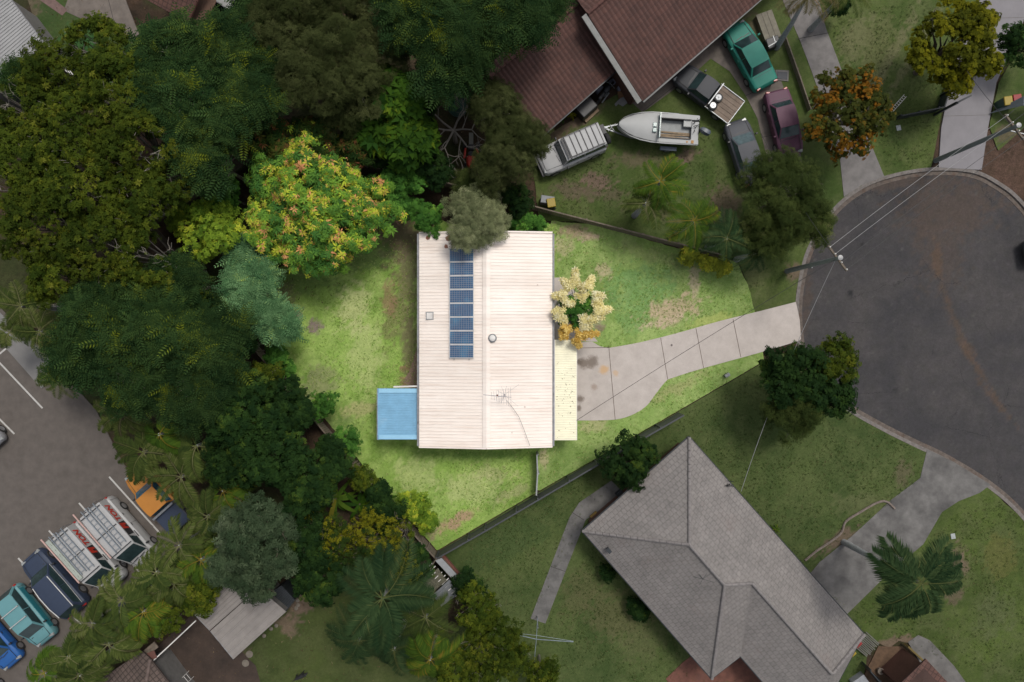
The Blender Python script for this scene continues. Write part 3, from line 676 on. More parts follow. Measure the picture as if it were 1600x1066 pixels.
def lean_to(nm, lab, cat, x0, y0, x1, y1, z0, z1, mat, posts, pitch, trim, along='y'):
    """ribs run in x; z0 height at x0, z1 at x1"""
    c = W((x0 + x1) / 2, (y0 + y1) / 2, (z0 + z1) / 2)
    r = empty(nm, (c.x, c.y, 0), lab, cat)
    a0, a1, b1, b0 = W(x0, y1, z0), W(x0, y0, z0), W(x1, y0, z1), W(x1, y1, z1)
    m = MB(); ribbed(m, a0, a1, b1, b0, pitch, .022, .35); m.build('roof', mat, r)
    f = MB(); dz = Vector((0, 0, -.09))
    for p, q in ((a0, a1), (b0, b1)): f.beam(p + dz, q + dz, .07, .12)
    for t_ in (.25, .5, .75): f.beam(a0.lerp(a1, t_) + dz, b0.lerp(b1, t_) + dz, .06, .1)
    f.build('beam', trim, r)
    for p in posts:
        q = W(p[0], p[1], z0); MB().beam((q.x, q.y, .02), (q.x, q.y, min(z0, z1) - .16), .09, .09).build('post', trim, r)
    return r, (a0, a1, b1, b0)
M_blue = simple('blue_steel', (.19, .39, .56), .5, var=.12, scale=1.6, dirt=(.32, .46, .55), dirtamt=.6)
r, q = lean_to('awning', 'blue ribbed metal patio roof attached to the left side of the house', 'awning', 590, 607, 654, 687, 2.35, 2.55, M_blue, [(593, 611), (593, 683), (593, 647)], .105, M_white)
M_blue2 = simple('pale_blue_sheet', (.28, .52, .70), .4, var=.05)
for ya, yb, xs_ in ((607.5, 614, (592, 654)), (680, 686.5, (592, 654))):
    MB().add([W(xs_[0], yb, 2.40), W(xs_[1], yb, 2.595), W(xs_[1], ya, 2.595), W(xs_[0], ya, 2.40)], [(0, 1, 2, 3)]).build('flashing', M_blue2, r)
MB().beam(W(615, 604.5, 2.5), W(654, 603.5, 2.6), .1, .12).build('fascia', M_white, r)
MB().beam(W(590, 687, 2.3), W(590, 607, 2.3), .09, .1).build('gutter', M_gut, r)
M_yel = simple('pale_yellow_steel', (.78, .745, .56), .5, var=.07, scale=1.2, dirt=(.66, .60, .42), dirtamt=.5)
r, q = lean_to('carport', 'narrow pale yellow metal carport roof along the right side of the house', 'carport', 866, 531, 901, 688, 2.5, 2.35, M_yel, [(899, 536), (899, 610), (899, 683)], .15, M_white)
MB().beam(W(866.5, 688, 2.6), W(866.5, 531, 2.6), .07, .1).build('fascia', M_white, r)
lf = MB()
for k in range(70):
    if k < 55: px, py = rng.normal(886, 9), rng.normal(617, 22)
    else: px, py = rng.uniform(870, 900), rng.uniform(560, 685)
    if not (869 < px < 899 and 550 < py < 686): continue
    p = W(px, py, 2.52 + (px - 866) * -.004); a = rng.uniform(0, 6.28); s_ = rng.uniform(.02, .05); d = Vector((math.cos(a), math.sin(a), 0)); n = Vector((-d.y, d.x, 0)) * .5
    lf.add([p - d * s_, p + n * s_ + Vector((0, 0, .02)), p + d * s_, p - n * s_], [(0, 1, 2, 3)])
lf.build('leaf_litter', simple('dry_leaf', (.10, .07, .03), .9), None, label='scattered dry brown leaves on the yellow carport roof', cat='leaf litter', kind='stuff')

# --- brown tiled house, north
M_bt = tilemat('brown_roof_tiles', (.095, .042, .033), (.078, .036, .029), .30, .36, .012, .35, stain=(.05, .03, .026), rib=.9)
M_btc = simple('brown_cap', (.09, .038, .03), .8, var=.3, scale=5)
bh = empty('tiled_house', W(1000, 20, 0), 'large house with two dark red-brown tiled gable roofs above the parked cars', 'house')
E = 2.6; RD = 4.6
tiled_roof('roof', [[(1004, 158, E), (1190, -2, E), (1290, -88, E), (1180, -205, RD), (918, 22, RD)], [(918, 22, RD), (1180, -205, RD), (1090, -300, E), (832, -95, E)]], M_bt, bh)
caps(bh, [((918, 22, RD), (1180, -205, RD))], M_btc)
f = MB(); f.beam(W(999, 160, E - .02), W(912, 24, RD - .02), .34, .1); f.build('fascia', simple('fascia_pale', (.20, .20, .19), .6), bh)
tiled_roof('roof', [[(968, 106, 2.35), (905, 5, 3.55), (765, 120, 3.55), (848, 212, 2.35)], [(905, 5, 3.55), (820, -90, 2.35), (690, 12, 2.35), (765, 120, 3.55)]], M_bt, bh)
caps(bh, [((903, 6, 3.55), (765, 120, 3.55))], M_btc)
walls(bh, [(995, 140), (1180, -18), (1090, -270), (850, -80), (925, 30)], 2.45, M_brick)
walls(bh, [(800, 140), (905, 60), (850, -60), (720, 30)], 2.2, M_brick)
MB().beam(W(848, 213, 2.25), W(968, 107, 2.25), .1, .1).build('gutter', M_dark, bh); MB().beam(W(1005, 160, 2.48), W(1190, -1, 2.48), .1, .1).build('gutter', M_dark, bh)
for px, py in ((855, 205), (925, 148)):
    q = W(px - 4, py - 4, 2.2); MB().beam((q.x, q.y, 0), (q.x, q.y, 2.2), .1, .1).build('post', M_timber, bh)

# --- grey tiled house, south east
M_gt = tilemat('grey_roof_tiles', (.215, .198, .19), (.19, .176, .17), .30, .33, .006, .2, stain=(.165, .135, .125), rib=.12)  # light grey tiles darkened, dimming outside the plot is in the colour
M_gtc = simple('grey_cap', (.18, .165, .16), .85, var=.25, scale=6)
gh = empty('tiled_house', W(1130, 900, 0), 'grey tiled hip roof house right of the long narrow path, below the white-roofed home', 'house')
e = 2.6; r1, r2 = 4.9, 4.3
Pn, Pw, Pc, Pv, Pe = (1077, 683, e), (910, 830, e), (1112, 1061, e), (1157, 1026, e), (1350, 991, e)
Ra, Rb, Rc, Rd, Ps = (1077, 851, r1), (1132, 914, r1), (1175, 911, r2 + .1), (1300, 1053, r2), (1265, 1150, e)
tiled_roof('roof', [[Pn, Pe, Rd, Rc, Rb, Ra], [Pw, Pn, Ra], [Pw, Ra, Rb, Pc], [Rb, Rc, Pv, Pc], [Rc, Rd, Ps, Pv], [Pe, Ps, Rd]], M_gt, gh)
caps(gh, [(Ra, Pn), (Pw, Ra), (Ra, Rb), (Rb, Rc), (Rc, Rd), (Rb, Pc), (Rd, Pe)], M_gtc, .2)
g = MB()
for a, b in ((Pw, Pc), (Pc, Pv), (Pw, Pn), (Pn, Pe), (Pv, Ps), (Pe, Ps)):
    A, B = W(*a), W(*b); A.z = B.z = e - .1; g.beam(A, B, .13, .1)
g.build('gutter', M_dark, gh)
walls(gh, [(1077, 703), (928, 831), (1112, 1040), (1157, 1006), (1262, 1120), (1330, 990)], 2.45, M_brick)
# joint lines where cap tiles overlap, as on the photographed ridges
for a, b in (((1105, 905, 4.2), (1112, 912, 4.3)),):
    pass
f = MB(); p = W(1098, 905, 5.3); f.tube([(p.x, p.y, 4.3), (p.x, p.y, 5.3)], .02)
for k, (dx, dy) in enumerate(((.7, -.2), (-.6, .15), (.25, .35), (-.2, -.35), (.45, .3))): f.tube([p, p + Vector((dx, dy, 0))], .01, 5)
f.build('antenna', M_dark, gh)
MB().box(tuple(W(951, 860, 3.2)), (.36, .22, .25), R(-50)).build('roof_vent', M_dark, gh)
f = MB(); p = W(1139, 757, 3.1)
for k in range(7): f.tube([p + Vector((rng.uniform(-.25, .25), rng.uniform(-.2, .2), -.3)), p + Vector((rng.uniform(-.3, .3), rng.uniform(-.2, .2), .1))], .02, 5)
f.build('service_bracket', M_dark, gh)
# --- sheds and partial buildings
def quad_roof(nm, lab, cat, pts, mat, wallm, pitch=.2, h=.025, gutter=True, wz=None, dirt=None):
    """pts: four (px,py,z): eave0, eave1, ridge1, ridge0 ; ribs run from eave to ridge"""
    cx = sum(p[0] for p in pts) / 4; cy = sum(p[1] for p in pts) / 4; c = W(cx, cy, 0)
    r = empty(nm, (c.x, c.y, 0), lab, cat)
    q = [W(*p) for p in pts]; m = MB(); ribbed(m, q[0], q[1], q[2], q[3], pitch, h); m.build('roof', mat, r)
    cc = sum(q, Vector()) / 4; w_ = MB(); s = [cc + (p - cc) * .95 for p in q]
    for i in range(4):
        a, b = s[i], s[(i + 1) % 4]; w_.add([(a.x, a.y, 0), (b.x, b.y, 0), (b.x, b.y, b.z - .04), (a.x, a.y, a.z - .04)], [(0, 1, 2, 3)])
    w_.build('wall', wallm, r)
    if gutter: MB().beam(q[0] - Vector((0, 0, .06)), q[1] - Vector((0, 0, .06)), .1, .09).build('gutter', M_gut, r)
    return r
M_shed = simple('aged_grey_steel', (.215, .195, .18), .6, var=.14, scale=.9, dirt=(.11, .095, .085), dirtamt=.6)
M_wall_g = simple('grey_wall', (.11, .105, .10), .8, var=.2)
quad_roof('garage', 'flat ribbed metal garage, its left half lying nearest the palms', 'garage', [(283, 938, 2.5), (328, 985, 2.5), (396, 925, 2.6), (350, 868, 2.6)], M_shed, M_wall_g, .22)
quad_roof('garage', 'right half of the flat metal garage, next to the red soil patch', 'garage', [(329, 986, 2.45), (365, 1030, 2.45), (447, 956, 2.45), (404, 919, 2.45)], M_shed, M_wall_g, .45, .03)
MB()
b = quad_roof('shed', 'small dark flat-topped box shed at the right end of the metal garage', 'shed', [(425, 925, 1.7), (446, 957, 1.7), (461, 938, 1.7), (440, 915, 1.7)], M_dark, M_dark, .15)
M_wr = simple('white_corrugated', (.26, .26, .26), .5, var=.1, scale=1, dirt=(.19, .18, .17), dirtamt=.5)
quad_roof('warehouse', 'pale grey corrugated roofed building filling the top left corner', 'building', [(8, -12, 3), (69, 69, 3), (-20, 150, 3.6), (-90, 60, 3.6)], M_wr, M_wall_g, .19, .04)
quad_roof('skillion_roof', 'brown flat roof wedge between the corrugated building and the slim white rails', 'roof', [(70, 72, 2.6), (86, 92, 2.6), (52, 104, 2.4), (36, 104, 2.4)], simple('brown_sheet', (.055, .028, .018), .8), M_dark, .3)
quad_roof('annex', 'flat dark slate-blue roof at the left frame edge below the corrugated building', 'roof', [(-10, 108, 2.4), (50, 108, 2.4), (52, 150, 2.5), (-10, 150, 2.5)], simple('slate_sheet', (.05, .052, .06), .7), M_dark, .5)
f = MB()
for d in (0, 3, 6): f.tube([W(68 + d, 66, 2.2), W(108 + d, 117, 2.2)], .03, 6)
tag(f.build('rail', M_white, None), 'slim white parallel rails beside the corrugated building', 'rail')
M_rt = tilemat('red_roof_tiles', (.12, .058, .045), (.10, .05, .04), .30, .30, .02, .3, rib=.8)
nh = empty('tiled_house', W(270, 0, 0), 'red-brown tiled roof corner cut by the top frame edge above the grove', 'house')
tiled_roof('roof', [[(226, -2, 2.6), (293, 35, 2.6), (320, -30, 3.6), (250, -60, 3.6)]], M_rt, nh); caps(nh, [((295, 34, 2.6), (322, -30, 3.6))], M_btc)
walls(nh, [(240, -5), (290, 25), (310, -30), (255, -50)], 2.4, M_brick)
quad_roof('awning', 'plain brown awning beside the red tiled corner at the top frame edge', 'awning', [(296, 40, 2.3), (318, 40, 2.3), (345, -10, 2.4), (308, -25, 2.4)], simple('brown_awning', (.085, .045, .028), .8, var=.1), M_dark, .6)
quad_roof('shed', 'light grey shed with a sloping side at the top edge left of the fine-leaved trees', 'shed', [(362, 20, 2.5), (384, 42, 2.2), (412, 8, 2.2), (378, -20, 2.5)], simple('light_sheet', (.17, .18, .175), .5, var=.15, scale=2), M_wall_g, .8)
quad_roof('shed', 'pale flat shed roof above the brown awning, at the top frame edge', 'shed', [(328, -6, 2.4), (362, 18, 2.4), (376, -22, 2.5), (345, -35, 2.5)], simple('pale_sheet', (.24, .24, .23), .6, var=.1, scale=3), M_wall_g, .8)
sh = empty('tiled_house', W(215, 1060, 0), 'dark brown-grey tiled hip roof at the bottom left beside the paved patio', 'house')
M_dt = tilemat('umber_roof_tiles', (.115, .082, .07), (.095, .07, .06), .30, .26, .03, .35, rib=.7)
tiled_roof('roof', [[(235, 1030, 2.6), (222, 1018, 2.6), (150, 1066, 2.6), (60, 1140, 2.6), (210, 1180, 3.8)], [(235, 1030, 2.6), (210, 1180, 3.8), (330, 1150, 2.6)]], M_dt, sh); caps(sh, [((235, 1030, 2.6), (210, 1180, 3.8))], simple('umber_cap', (.11, .08, .07), .85, var=.2))
walls(sh, [(232, 1045), (160, 1075), (120, 1150), (310, 1150)], 2.4, M_wall_g)
MB().beam(W(228, 1028, 2.3), W(243, 1022, 2.3), .5, .05).build('brick_ledge', simple('red_ledge', (.12, .05, .04), .8), sh)
MB().box(tuple(W(236, 1014, 2.2)), (.9, .45, .06), R(40)).build('side_hood', M_timber, sh)
MB().beam(W(240, 1032, 2.2), W(306, 970, 2.2), .07, .07).build('washing_rail', M_white, None, label='thin white rail spanning the patio from tiled roof to garage', cat='rail')
eh = empty('tiled_house', W(1450, 1060, 0), 'small terracotta tiled roof cut by the bottom frame edge at lower right', 'house')
tiled_roof('roof', [[(1403, 1072, 2.6), (1447, 1030, 2.6), (1486, 1072, 2.6), (1560, 1150, 2.6), (1500, 1180, 3.6), (1440, 1120, 3.3)]], M_rt, eh)
walls(eh, [(1412, 1078), (1447, 1045), (1540, 1140), (1500, 1160)], 2.4, M_brick)
MB().beam(W(1416, 1008, .5), W(1444, 1034, .5), .12, .5).build('garden_wall', simple('mustard_wall', (.13, .095, .025), .8), None, label='low mustard yellow wall beside the terracotta roof', cat='wall')
# derelict shed by the plot corner
ds = empty('ruined_shed', W(682, 905, 0), 'derelict grey shed with open rafters and a patch of ribbed sheets', 'shed')
m = MB(); ribbed(m, W(676, 930, 2.0), W(690, 948, 2.0), W(722, 924, 2.1), W(702, 906, 2.1), .18, .03); m.build('roof_sheet', simple('bluegrey_sheet', (.15, .16, .17), .6, var=.15), ds)
m = MB(); ribbed(m, W(660, 910, 2.0), W(674, 928, 2.0), W(698, 907, 2.1), W(684, 888, 2.1), .15, .03); m.build('roof_sheet', simple('mossy_sheet', (.10, .095, .065), .8, var=.5, scale=8), ds, label='rusted mossy roof sheets')
f = MB()
for k in range(10):
    t_ = k / 9; a = W(675, 880, 2.05).lerp(W(722, 922, 2.05), t_); f.beam(a, a + Vector((-.45, -.42, 0)), .05, .06)
f.build('rafter', M_white, ds)
MB().add([W(680, 876, 2.1), W(690, 872, 2.0), W(727, 912, 2.0), W(723, 922, 2.1)], [(0, 1, 2, 3)]).build('side_sheet', M_grey, ds)
m = MB()
for a, b in (((662, 908), (690, 946)), ((690, 946), (720, 922)), ((720, 922), (680, 876)), ((680, 876), (662, 908))):
    A, B = W(*a, 2), W(*b, 2); A.z = B.z = .95; m.beam(A, B, .06, 1.9)
m.build('wall', M_timber, ds)
MB().box(tuple(W(704, 884, .2)), (.3, 2.2, .3), R(40)).build('brick_stack', simple('brick_red', (.14, .055, .04), .9, var=.3, scale=9), None, label='low row of red bricks along the derelict shed', cat='bricks')

# --- fences
def fence(pts, h, mat, lab, nm='fence', seg=2.4, t=.04, pal=True, z0=0):
    P = [W(*p) for p in pts]; c = P[0]; r = empty(nm, (c.x, c.y, 0), lab, 'fence')
    pm = MB(); rm = MB()
    for a, b in zip(P, P[1:]):
        L = (b - a).length; n = max(1, int(L / .15)); d = (b - a).normalized()
        if pal:
            for i in range(n):
                q0 = a + d * (i * L / n); q1 = a + d * ((i + .88) * L / n); hh = h * rng.uniform(.97, 1.03)
                A = Vector((q0.x, q0.y, hh / 2 + .02)); B = Vector((q1.x, q1.y, hh / 2 + .02)); pm.beam(A, B, t * .5, hh)
        else:
            pm.beam((a.x, a.y, h / 2 + .02), (b.x, b.y, h / 2 + .02), t, h)
        rm.beam((a.x, a.y, h + .04), (b.x, b.y, h + .04), t + .04, .05)
        for i in range(int(L / seg) + 1):
            q = a + d * min(L, i * seg); n_ = Vector((-d.y, d.x, 0)) * .07
            MB().box((q.x + n_.x, q.y + n_.y, h / 2), (.09, .09, h), math.atan2(d.y, d.x)).build('post', mat, r)
    pm.build('paling_panel', mat, r); rm.build('top_rail', mat, r); return r
M_fence = simple('charcoal_fence', (.045, .048, .055), .6, var=.15)
fence([(686, 862), (760, 820), (840, 773), (930, 720), (1060, 645)], 1.5, M_fence, 'dark grey panel fence along the lower right side of the bright plot', pal=False, t=.05)
fence([(838, 706), (839, 735), (837, 768)], 1.2, simple('pale_fence', (.26, .27, .27), .6), 'short pale grey fence running down from the house gable', pal=False, t=.05, seg=1.6)
fence([(243, 354), (340, 465), (450, 595), (560, 725), (684, 864)], 1.25, M_timber, 'weathered timber paling fence along the lower left side of the bright plot')
fence([(438, 222), (560, 255), (700, 292), (860, 335), (1000, 371), (1120, 402)], 1.2, M_timber, 'weathered timber paling fence along the top side of the bright plot')
fence([(243, 350), (340, 285), (436, 223)], 1.6, M_timber, 'weathered timber paling fence at the top left corner of the plot, deep in trees')
fence([(1397, 188), (1462, 175), (1470, 150), (1480, 130)], .9, M_dark, 'black slatted fence turning the corner beside the pale driveway', seg=1.3)
fence([(1222, 60), (1245, 125), (1262, 175)], .5, M_timber, 'low timber edging fence between the car yard and the grey driveway')
fence([(1345, 1035), (1360, 1052), (1385, 1085)], 1.2, M_dark, 'dark slatted fence by the bottom edge right of the grey roof')
for k, (a, b, zz) in enumerate((((1459, 180), (1501, 164), 1.8),)):
    q = W(*a); r = empty('gate_post', (q.x, q.y, 0), 'tall dark steel gate post beside the pale driveway', 'post')
    MB().beam((q.x, q.y, 0), (q.x, q.y, 2.4), .16, .1).build('post', M_dark, r); MB().beam((q.x + .25, q.y + .1, 0), (q.x + .25, q.y + .1, 2.2), .1, .1).build('post', M_grey, r)
    MB().beam((q.x, q.y, 2.45), (q.x + .9, q.y + .45, 2.45), .12, .08).build('arm', M_dark, r)
q = [W(1545, 178, .1), W(1600, 150, 1.6), W(1660, 130, 2.0), W(1660, 170, 2.0), W(1598, 165, 1.6)]
m = MB(); m.add(q + [p - Vector((0, 0, .06)) for p in q], [(0, 1, 2, 3, 4), (9, 8, 7, 6, 5), (0, 1, 6, 5), (1, 2, 7, 6), (2, 3, 8, 7), (3, 4, 9, 8), (4, 0, 5, 9)])
tag(m.build('shade_sail', simple('bluegrey_cloth', (.07, .085, .095), .8), None), 'grey-blue tapering cover under the yellow and red lidded bins', 'cover')
# garden edging by the SE driveway
pts = smooth_poly([(1258, 876), (1275, 862), (1300, 845), (1315, 832), (1322, 815), (1345, 800), (1370, 786), (1385, 784), (1398, 795)])
m = MB(); m.tube([W(p[0], p[1], .1) for p in pts], .08, 6); tag(m.build('garden_edging', simple('edging', (.16, .13, .11), .9, var=.4, scale=9), None), 'curved stone edging between the lawn and the dark driveway', 'edging')
# ------------------------------------------------------------------ vehicles
M_tyre = simple('tyre', (.018, .018, .018), .9); M_rim = simple('alloy', (.32, .32, .33), .35, .7)
M_lens = simple('headlight_lens', (.26, .27, .27), .25); M_red = simple('tail_lens', (.30, .015, .01), .3)
M_trim = simple('black_trim', (.02, .02, .022), .5)
M_carglass = simple('car_glass', (.022, .040, .042), .1, var=.35, scale=2)
def paint(name, col, rough=.35): return simple(name, col, .62, 0, var=.07, scale=1.5, dirt=tuple(min(1, c * 1.25 + .01) for c in col), dirtamt=.5)
def wheel(root, x, y, r=.32, wd=.22, rim=M_rim):
    s = 1 if y > 0 else -1
    o = MB().lathe((x, y, r), [(r * .6, -wd / 2), (r * .96, -wd / 2), (r, -wd / 3), (r, wd / 3), (r * .96, wd / 2), (r * .6, wd / 2)], 20, 'Y').build('wheel', M_tyre, root, smooth=True, local=True)
    m = MB().lathe((x, y, r), [(r * .58, -wd * .5), (r * .62, -wd * .53), (r * .2, -wd * .56)], 16, 'Y').lathe((x, y, r), [(r * .2, wd * .56), (r * .62, wd * .53), (r * .58, wd * .5)], 16, 'Y')
    m.build('rim', rim, o, local=True)
def body_ring(x, w, zb, zt, crown=.02, round_=.12):
    zm = zb + (zt - zb) * .55
    half = [(w * .90, zb), (w * .985, zb + .12), (w, zm), (w * .975, zt - round_ * .75), (w * .90, zt - round_ * .2), (w * .72, zt), (w * .35, zt + crown)]
    return [Vector((x, y, z)) for y, z in half] + [Vector((x, 0, zt + crown * 1.3))] + [Vector((x, -y, z)) for y, z in reversed(half)]
def car(label, front, rear, mat, cat='car', nm='parked_car', W_=1.78, belt=.92, hood=.86, boot=.92, roofz=1.42, ws=(.26, .40), rw=(.80, .70), kind='sedan', roofmat=None, L=None, group=None, taper=.80, wheels=.32, rot=0, glass=None, side_in=.13):
    a, b = W(*front), W(*rear); c = (a + b) / 2; d = a - b; L = L or d.length; hd = math.atan2(d.y, d.x) + R(rot)
    g = glass or M_carglass
    r = empty(nm, (c.x, c.y, .06), label, cat, group, rz=hd)
    X = lambda f: L / 2 - f * L      # f measured from the nose
    hw = W_ / 2
    st = [(0.0, .70, .30, hood - .30), (.015, .80, .24, hood - .20), (.05, .90, .2, hood - .10), (.12, .97, .2, hood - .03), (ws[0] * .8, .995, .2, hood), (ws[0] + .02, 1, .2, belt)]
    if kind in ('sedan', 'coupe', 'hatch', 'wagon', 'van'):
        st += [(.5, 1.0, .2, belt + .01), (rw[0] - .04, .995, .2, belt + .01), (min(.93, rw[0] + .03), .975, .2, boot), (.965, .93, .22, boot - .05), (.99, .84, .26, boot - .16), (1.0, .74, .32, boot - .3)]
    else:  # cab only
        st += [(rw[0] - .03, 1.0, .2, belt), (rw[0] + .005, .99, .2, belt - .02)]
    rings = [body_ring(X(f), hw * k, zb, zt) for f, k, zb, zt in st]
    m = MB(); m.loft(rings); body = m.build('body', mat, r, smooth=True, local=True)
    # cabin frustum
    zb_, zr = belt + .0, roofz; wb = hw * .90; wr = hw * taper * .93
    def fr(xa, xb, xc, xd, wb, wr, z0, z1, wf=.93):
        return [(X(xa), -wb * wf, z0), (X(xa), wb * wf, z0), (X(xd), wb * .95, z0), (X(xd), -wb * .95, z0), (X(xb), -wr * .95, z1), (X(xb), wr * .95, z1), (X(xc), wr * .95, z1), (X(xc), -wr * .95, z1)]
    v = [Vector(p) for p in fr(ws[0], ws[1], rw[1], rw[0], wb, wr, zb_, zr - .03)]
    cab = MB(); cab.add(v, [(3, 2, 1, 0), (0, 1, 5, 4), (1, 2, 6, 5), (2, 3, 7, 6), (3, 0, 4, 7), (4, 5, 6, 7)])
    cabin = cab.build('cabin', roofmat or mat, r, local=True)
    # roof panel, cambered
    m = MB(); rr = []
    xa, xb = X(ws[1]) + .02, X(rw[1]) - .02
    for k in range(7):
        t = k / 6; x = xa + (xb - xa) * t; kk = 1 - .05 * abs(2 * t - 1) ** 3; zc = zr - .03 + .035 * (1 - abs(2 * t - 1) ** 2.5)
        rr.append([Vector((x, y * wr * kk, zc + .03 * (1 - y * y) - .012)) for y in (-1, -.8, -.45, 0, .45, .8, 1)] + [Vector((x, wr * kk * .97, zr - .06)), Vector((x, -wr * kk * .97, zr - .06))])
    m.loft(rr); m.build('roof', roofmat or mat, r, smooth=True, local=True)
    def pane(nm_, q, n, ins, parent=r, off=.012, mt=None):
        q = [Vector(p) for p in q]; cc = sum(q, Vector()) / 4; nn = (q[1] - q[0]).cross(q[3] - q[0]).normalized()
        if nn.dot(Vector(n)) < 0: nn = -nn
        q2 = [cc + Vector(((p.x - cc.x) * ins[0], (p.y - cc.y) * ins[1], (p.z - cc.z) * ins[2])) + nn * off for p in q]
        mm = MB(); mm.add(q2 + [p - nn * .02 for p in q2], [(0, 1, 2, 3), (7, 6, 5, 4), (0, 1, 5, 4), (1, 2, 6, 5), (2, 3, 7, 6), (3, 0, 4, 7)]); return mm.build(nm_, mt or g, parent, local=True)
    pane('windscreen', (v[0], v[1], v[5], v[4]), (1, 0, 1), (.94, .90, .94), off=.014)
    if kind != 'van': pane('rear_window', (v[2], v[3], v[7], v[6]), (-1, 0, 1), (.9, .86, .88), off=.014)
    for s in (1, -1):
        q = (v[1], v[2], v[6], v[5]) if s > 0 else (v[0], v[3], v[7], v[4])
        if kind == 'van':
            q = (q[0], q[0].lerp(q[1], .25), q[3].lerp(q[2], .18), q[3])
        pane('side_window', q, (0, s, .5), (.90, 1, .80))
        if kind in ('sedan', 'hatch', 'wagon'):
            p0 = q[0].lerp(q[1], .48); p1 = q[3].lerp(q[2], .44); MB().beam(p0 + Vector((0, s * .02, 0)), p1 + Vector((0, s * .02, 0)), .06, .03).build('door_pillar', roofmat or mat, r, local=True)
        mx = X(ws[0] + .055); o = MB().box((mx, s * (hw + .09), belt + .05), (.12, .2, .13), top=.85).build('mirror', M_trim if kind != 'sedan' else mat, r, bevel=.02, local=True)
        MB().box((X(.035), s * hw * .62, hood - .17), (.22, hw * .42, .12), rz=-s * R(18), top=.8).build('headlight', M_lens, r, bevel=.02, local=True)
        if kind not in ('ute',): MB().box((X(.985), s * hw * .68, boot - .16), (.14, hw * .34, .13), rz=s * R(14), top=.85).build('tail_light', M_red, r, bevel=.02, local=True)
        for f in (.5, .68):
            if f < rw[0] - .05 and kind != 'coupe': MB().box((X(f), s * (hw + .005), belt - .14), (.16, .03, .03)).build('door_handle', M_trim if kind != 'sedan' else mat, r, local=True)
        for f in ((.17, .80) if kind != 'van' else (.16, .78)): wheel(r, X(f), s * (hw - .10), wheels)
    sm = MB()      # shut lines of bonnet, boot and doors
    for q in (-1, 1): sm.beam((X(.05), q * hw * .66, hood - .06), (X(ws[0]) - .02, q * hw * .74, belt + .006), .018, .03)
    sm.beam((X(.045), -hw * .66, hood - .07), (X(.045), hw * .66, hood - .07), .018, .03)
    if kind in ('sedan', 'coupe'): sm.beam((X(rw[0] + .03), -hw * .7, boot + .012), (X(rw[0] + .03), hw * .7, boot + .012), .02, .03)
    for f in (ws[0] + .06, .52, rw[0] - .06):
        for q in (-1, 1): sm.beam((X(f), q * (hw + .002), .4), (X(f), q * hw * .975, belt - .07), .02, .02)
    sm.build('shut_line', M_trim, r, local=True)
    gm = MB()
    for k in range(2): gm.box((X(ws[0]) + .12, (-.3, .2)[k] * W_ / 1.8, belt + .012 - .02), (.05, .5, .015), R(8))
    gm.build('wiper', M_trim, r, local=True)
    MB().box((X(.004), 0, .36), (.06, W_ * .6, .16)).build('grille', M_trim, r, bevel=.02, local=True)
    return r, X, hw
M_teal = paint('teal_paint', (.010, .17, .125)); M_blk = paint('black_paint', (.028, .030, .036)); M_mar = paint('maroon_paint', (.085, .028, .055))
M_chr = paint('charcoal_paint', (.045, .048, .058)); M_org = paint('orange_paint', (.42, .17, .025)); M_navy = paint('navy_paint', (.022, .034, .065))
M_whp = paint('white_vehicle_paint', (.36, .36, .36)); M_pbl = paint('pale_blue_paint', (.10, .24, .26)); M_tl = paint('deep_teal_paint', (.015, .14, .17)); M_bl = paint('cobalt_paint', (.012, .085, .28))  # white toned down to grey: outside dimming painted into the vehicle colour
car('teal green sedan parked nose to the red-brown roof', (1139, 44), (1193, 143), M_teal, W_=1.86, L=4.75)
r, X, hw = car('black ute with a timber tray carrying two spare wheels', (1055, 117), (1144, 184), M_blk, 'ute', 'utility_truck', W_=1.74, kind='ute', rw=(.60, .575), ws=(.25, .36), L=4.75, roofz=1.45)
M_tray = simple('tray_timber', (.17, .13, .10), .85, var=.3, scale=2, dirt=(.14, .07, .045), dirtamt=.7)
t = MB()
for k in range(6): t.box((X(.80), -.76 + .305 * k, .84), (1.9, .285, .05))
tray = t.build('tray', M_tray, r, local=True)
f = MB(); f.box((X(.80), .93, .86), (1.95, .04, .14)).box((X(.80), -.93, .86), (1.95, .04, .14)).box((X(1.0), 0, .86), (.04, 1.9, .14)).box((X(.615), 0, 1.1), (.06, 1.7, .5))
f.build('tray_rim', M_galv, r, local=True); MB().box((X(.8), 0, .5), (1.7, .8, .5)).build('chassis', M_trim, r, local=True)
for (dx, dy, rim_) in ((.50, .62, M_rim), (.62, -.02, M_galv)):
    o = empty('spare_wheel', (0, 0, 0), 'spare wheel with a silver alloy rim on the ute tray' if rim_ is M_rim else 'dull grey spare wheel flat on the ute tray beside the alloy one', 'wheel')
    q = Matrix.Rotation(r.rotation_euler.z, 3, 'Z') @ Vector((X(.70) + dx * .2, dy, 0)) + r.location
    if rim_ is not M_rim: q += Matrix.Rotation(r.rotation_euler.z, 3, 'Z') @ Vector((0, 0, 0))
    o.location = (q.x, q.y, .93)
    MB().lathe((0, 0, 0), [(.17, 0), (.29, .0), (.31, .05), (.31, .16), (.29, .2), (.18, .2)], 24).build('tyre', M_tyre if rim_ is M_rim else simple('dusty_tyre', (.05, .048, .045), .9), o, smooth=True, local=True)
    m = MB().lathe((0, 0, 0), [(.18, .17), (.2, .215), (.17, .22)], 20)
    for k in range(5): m.beam((0, 0, .225), (math.cos(k * 1.257) * .17, math.sin(k * 1.257) * .17, .225), .06, .02)
    m.build('rim', simple('bright_alloy', (.5, .5, .5), .4, .3) if rim_ is M_rim else rim_, o, local=True)
car('dark maroon sedan at the lower end of the brown driveway', (1231, 245), (1206, 149), M_mar, W_=1.76, L=4.45)
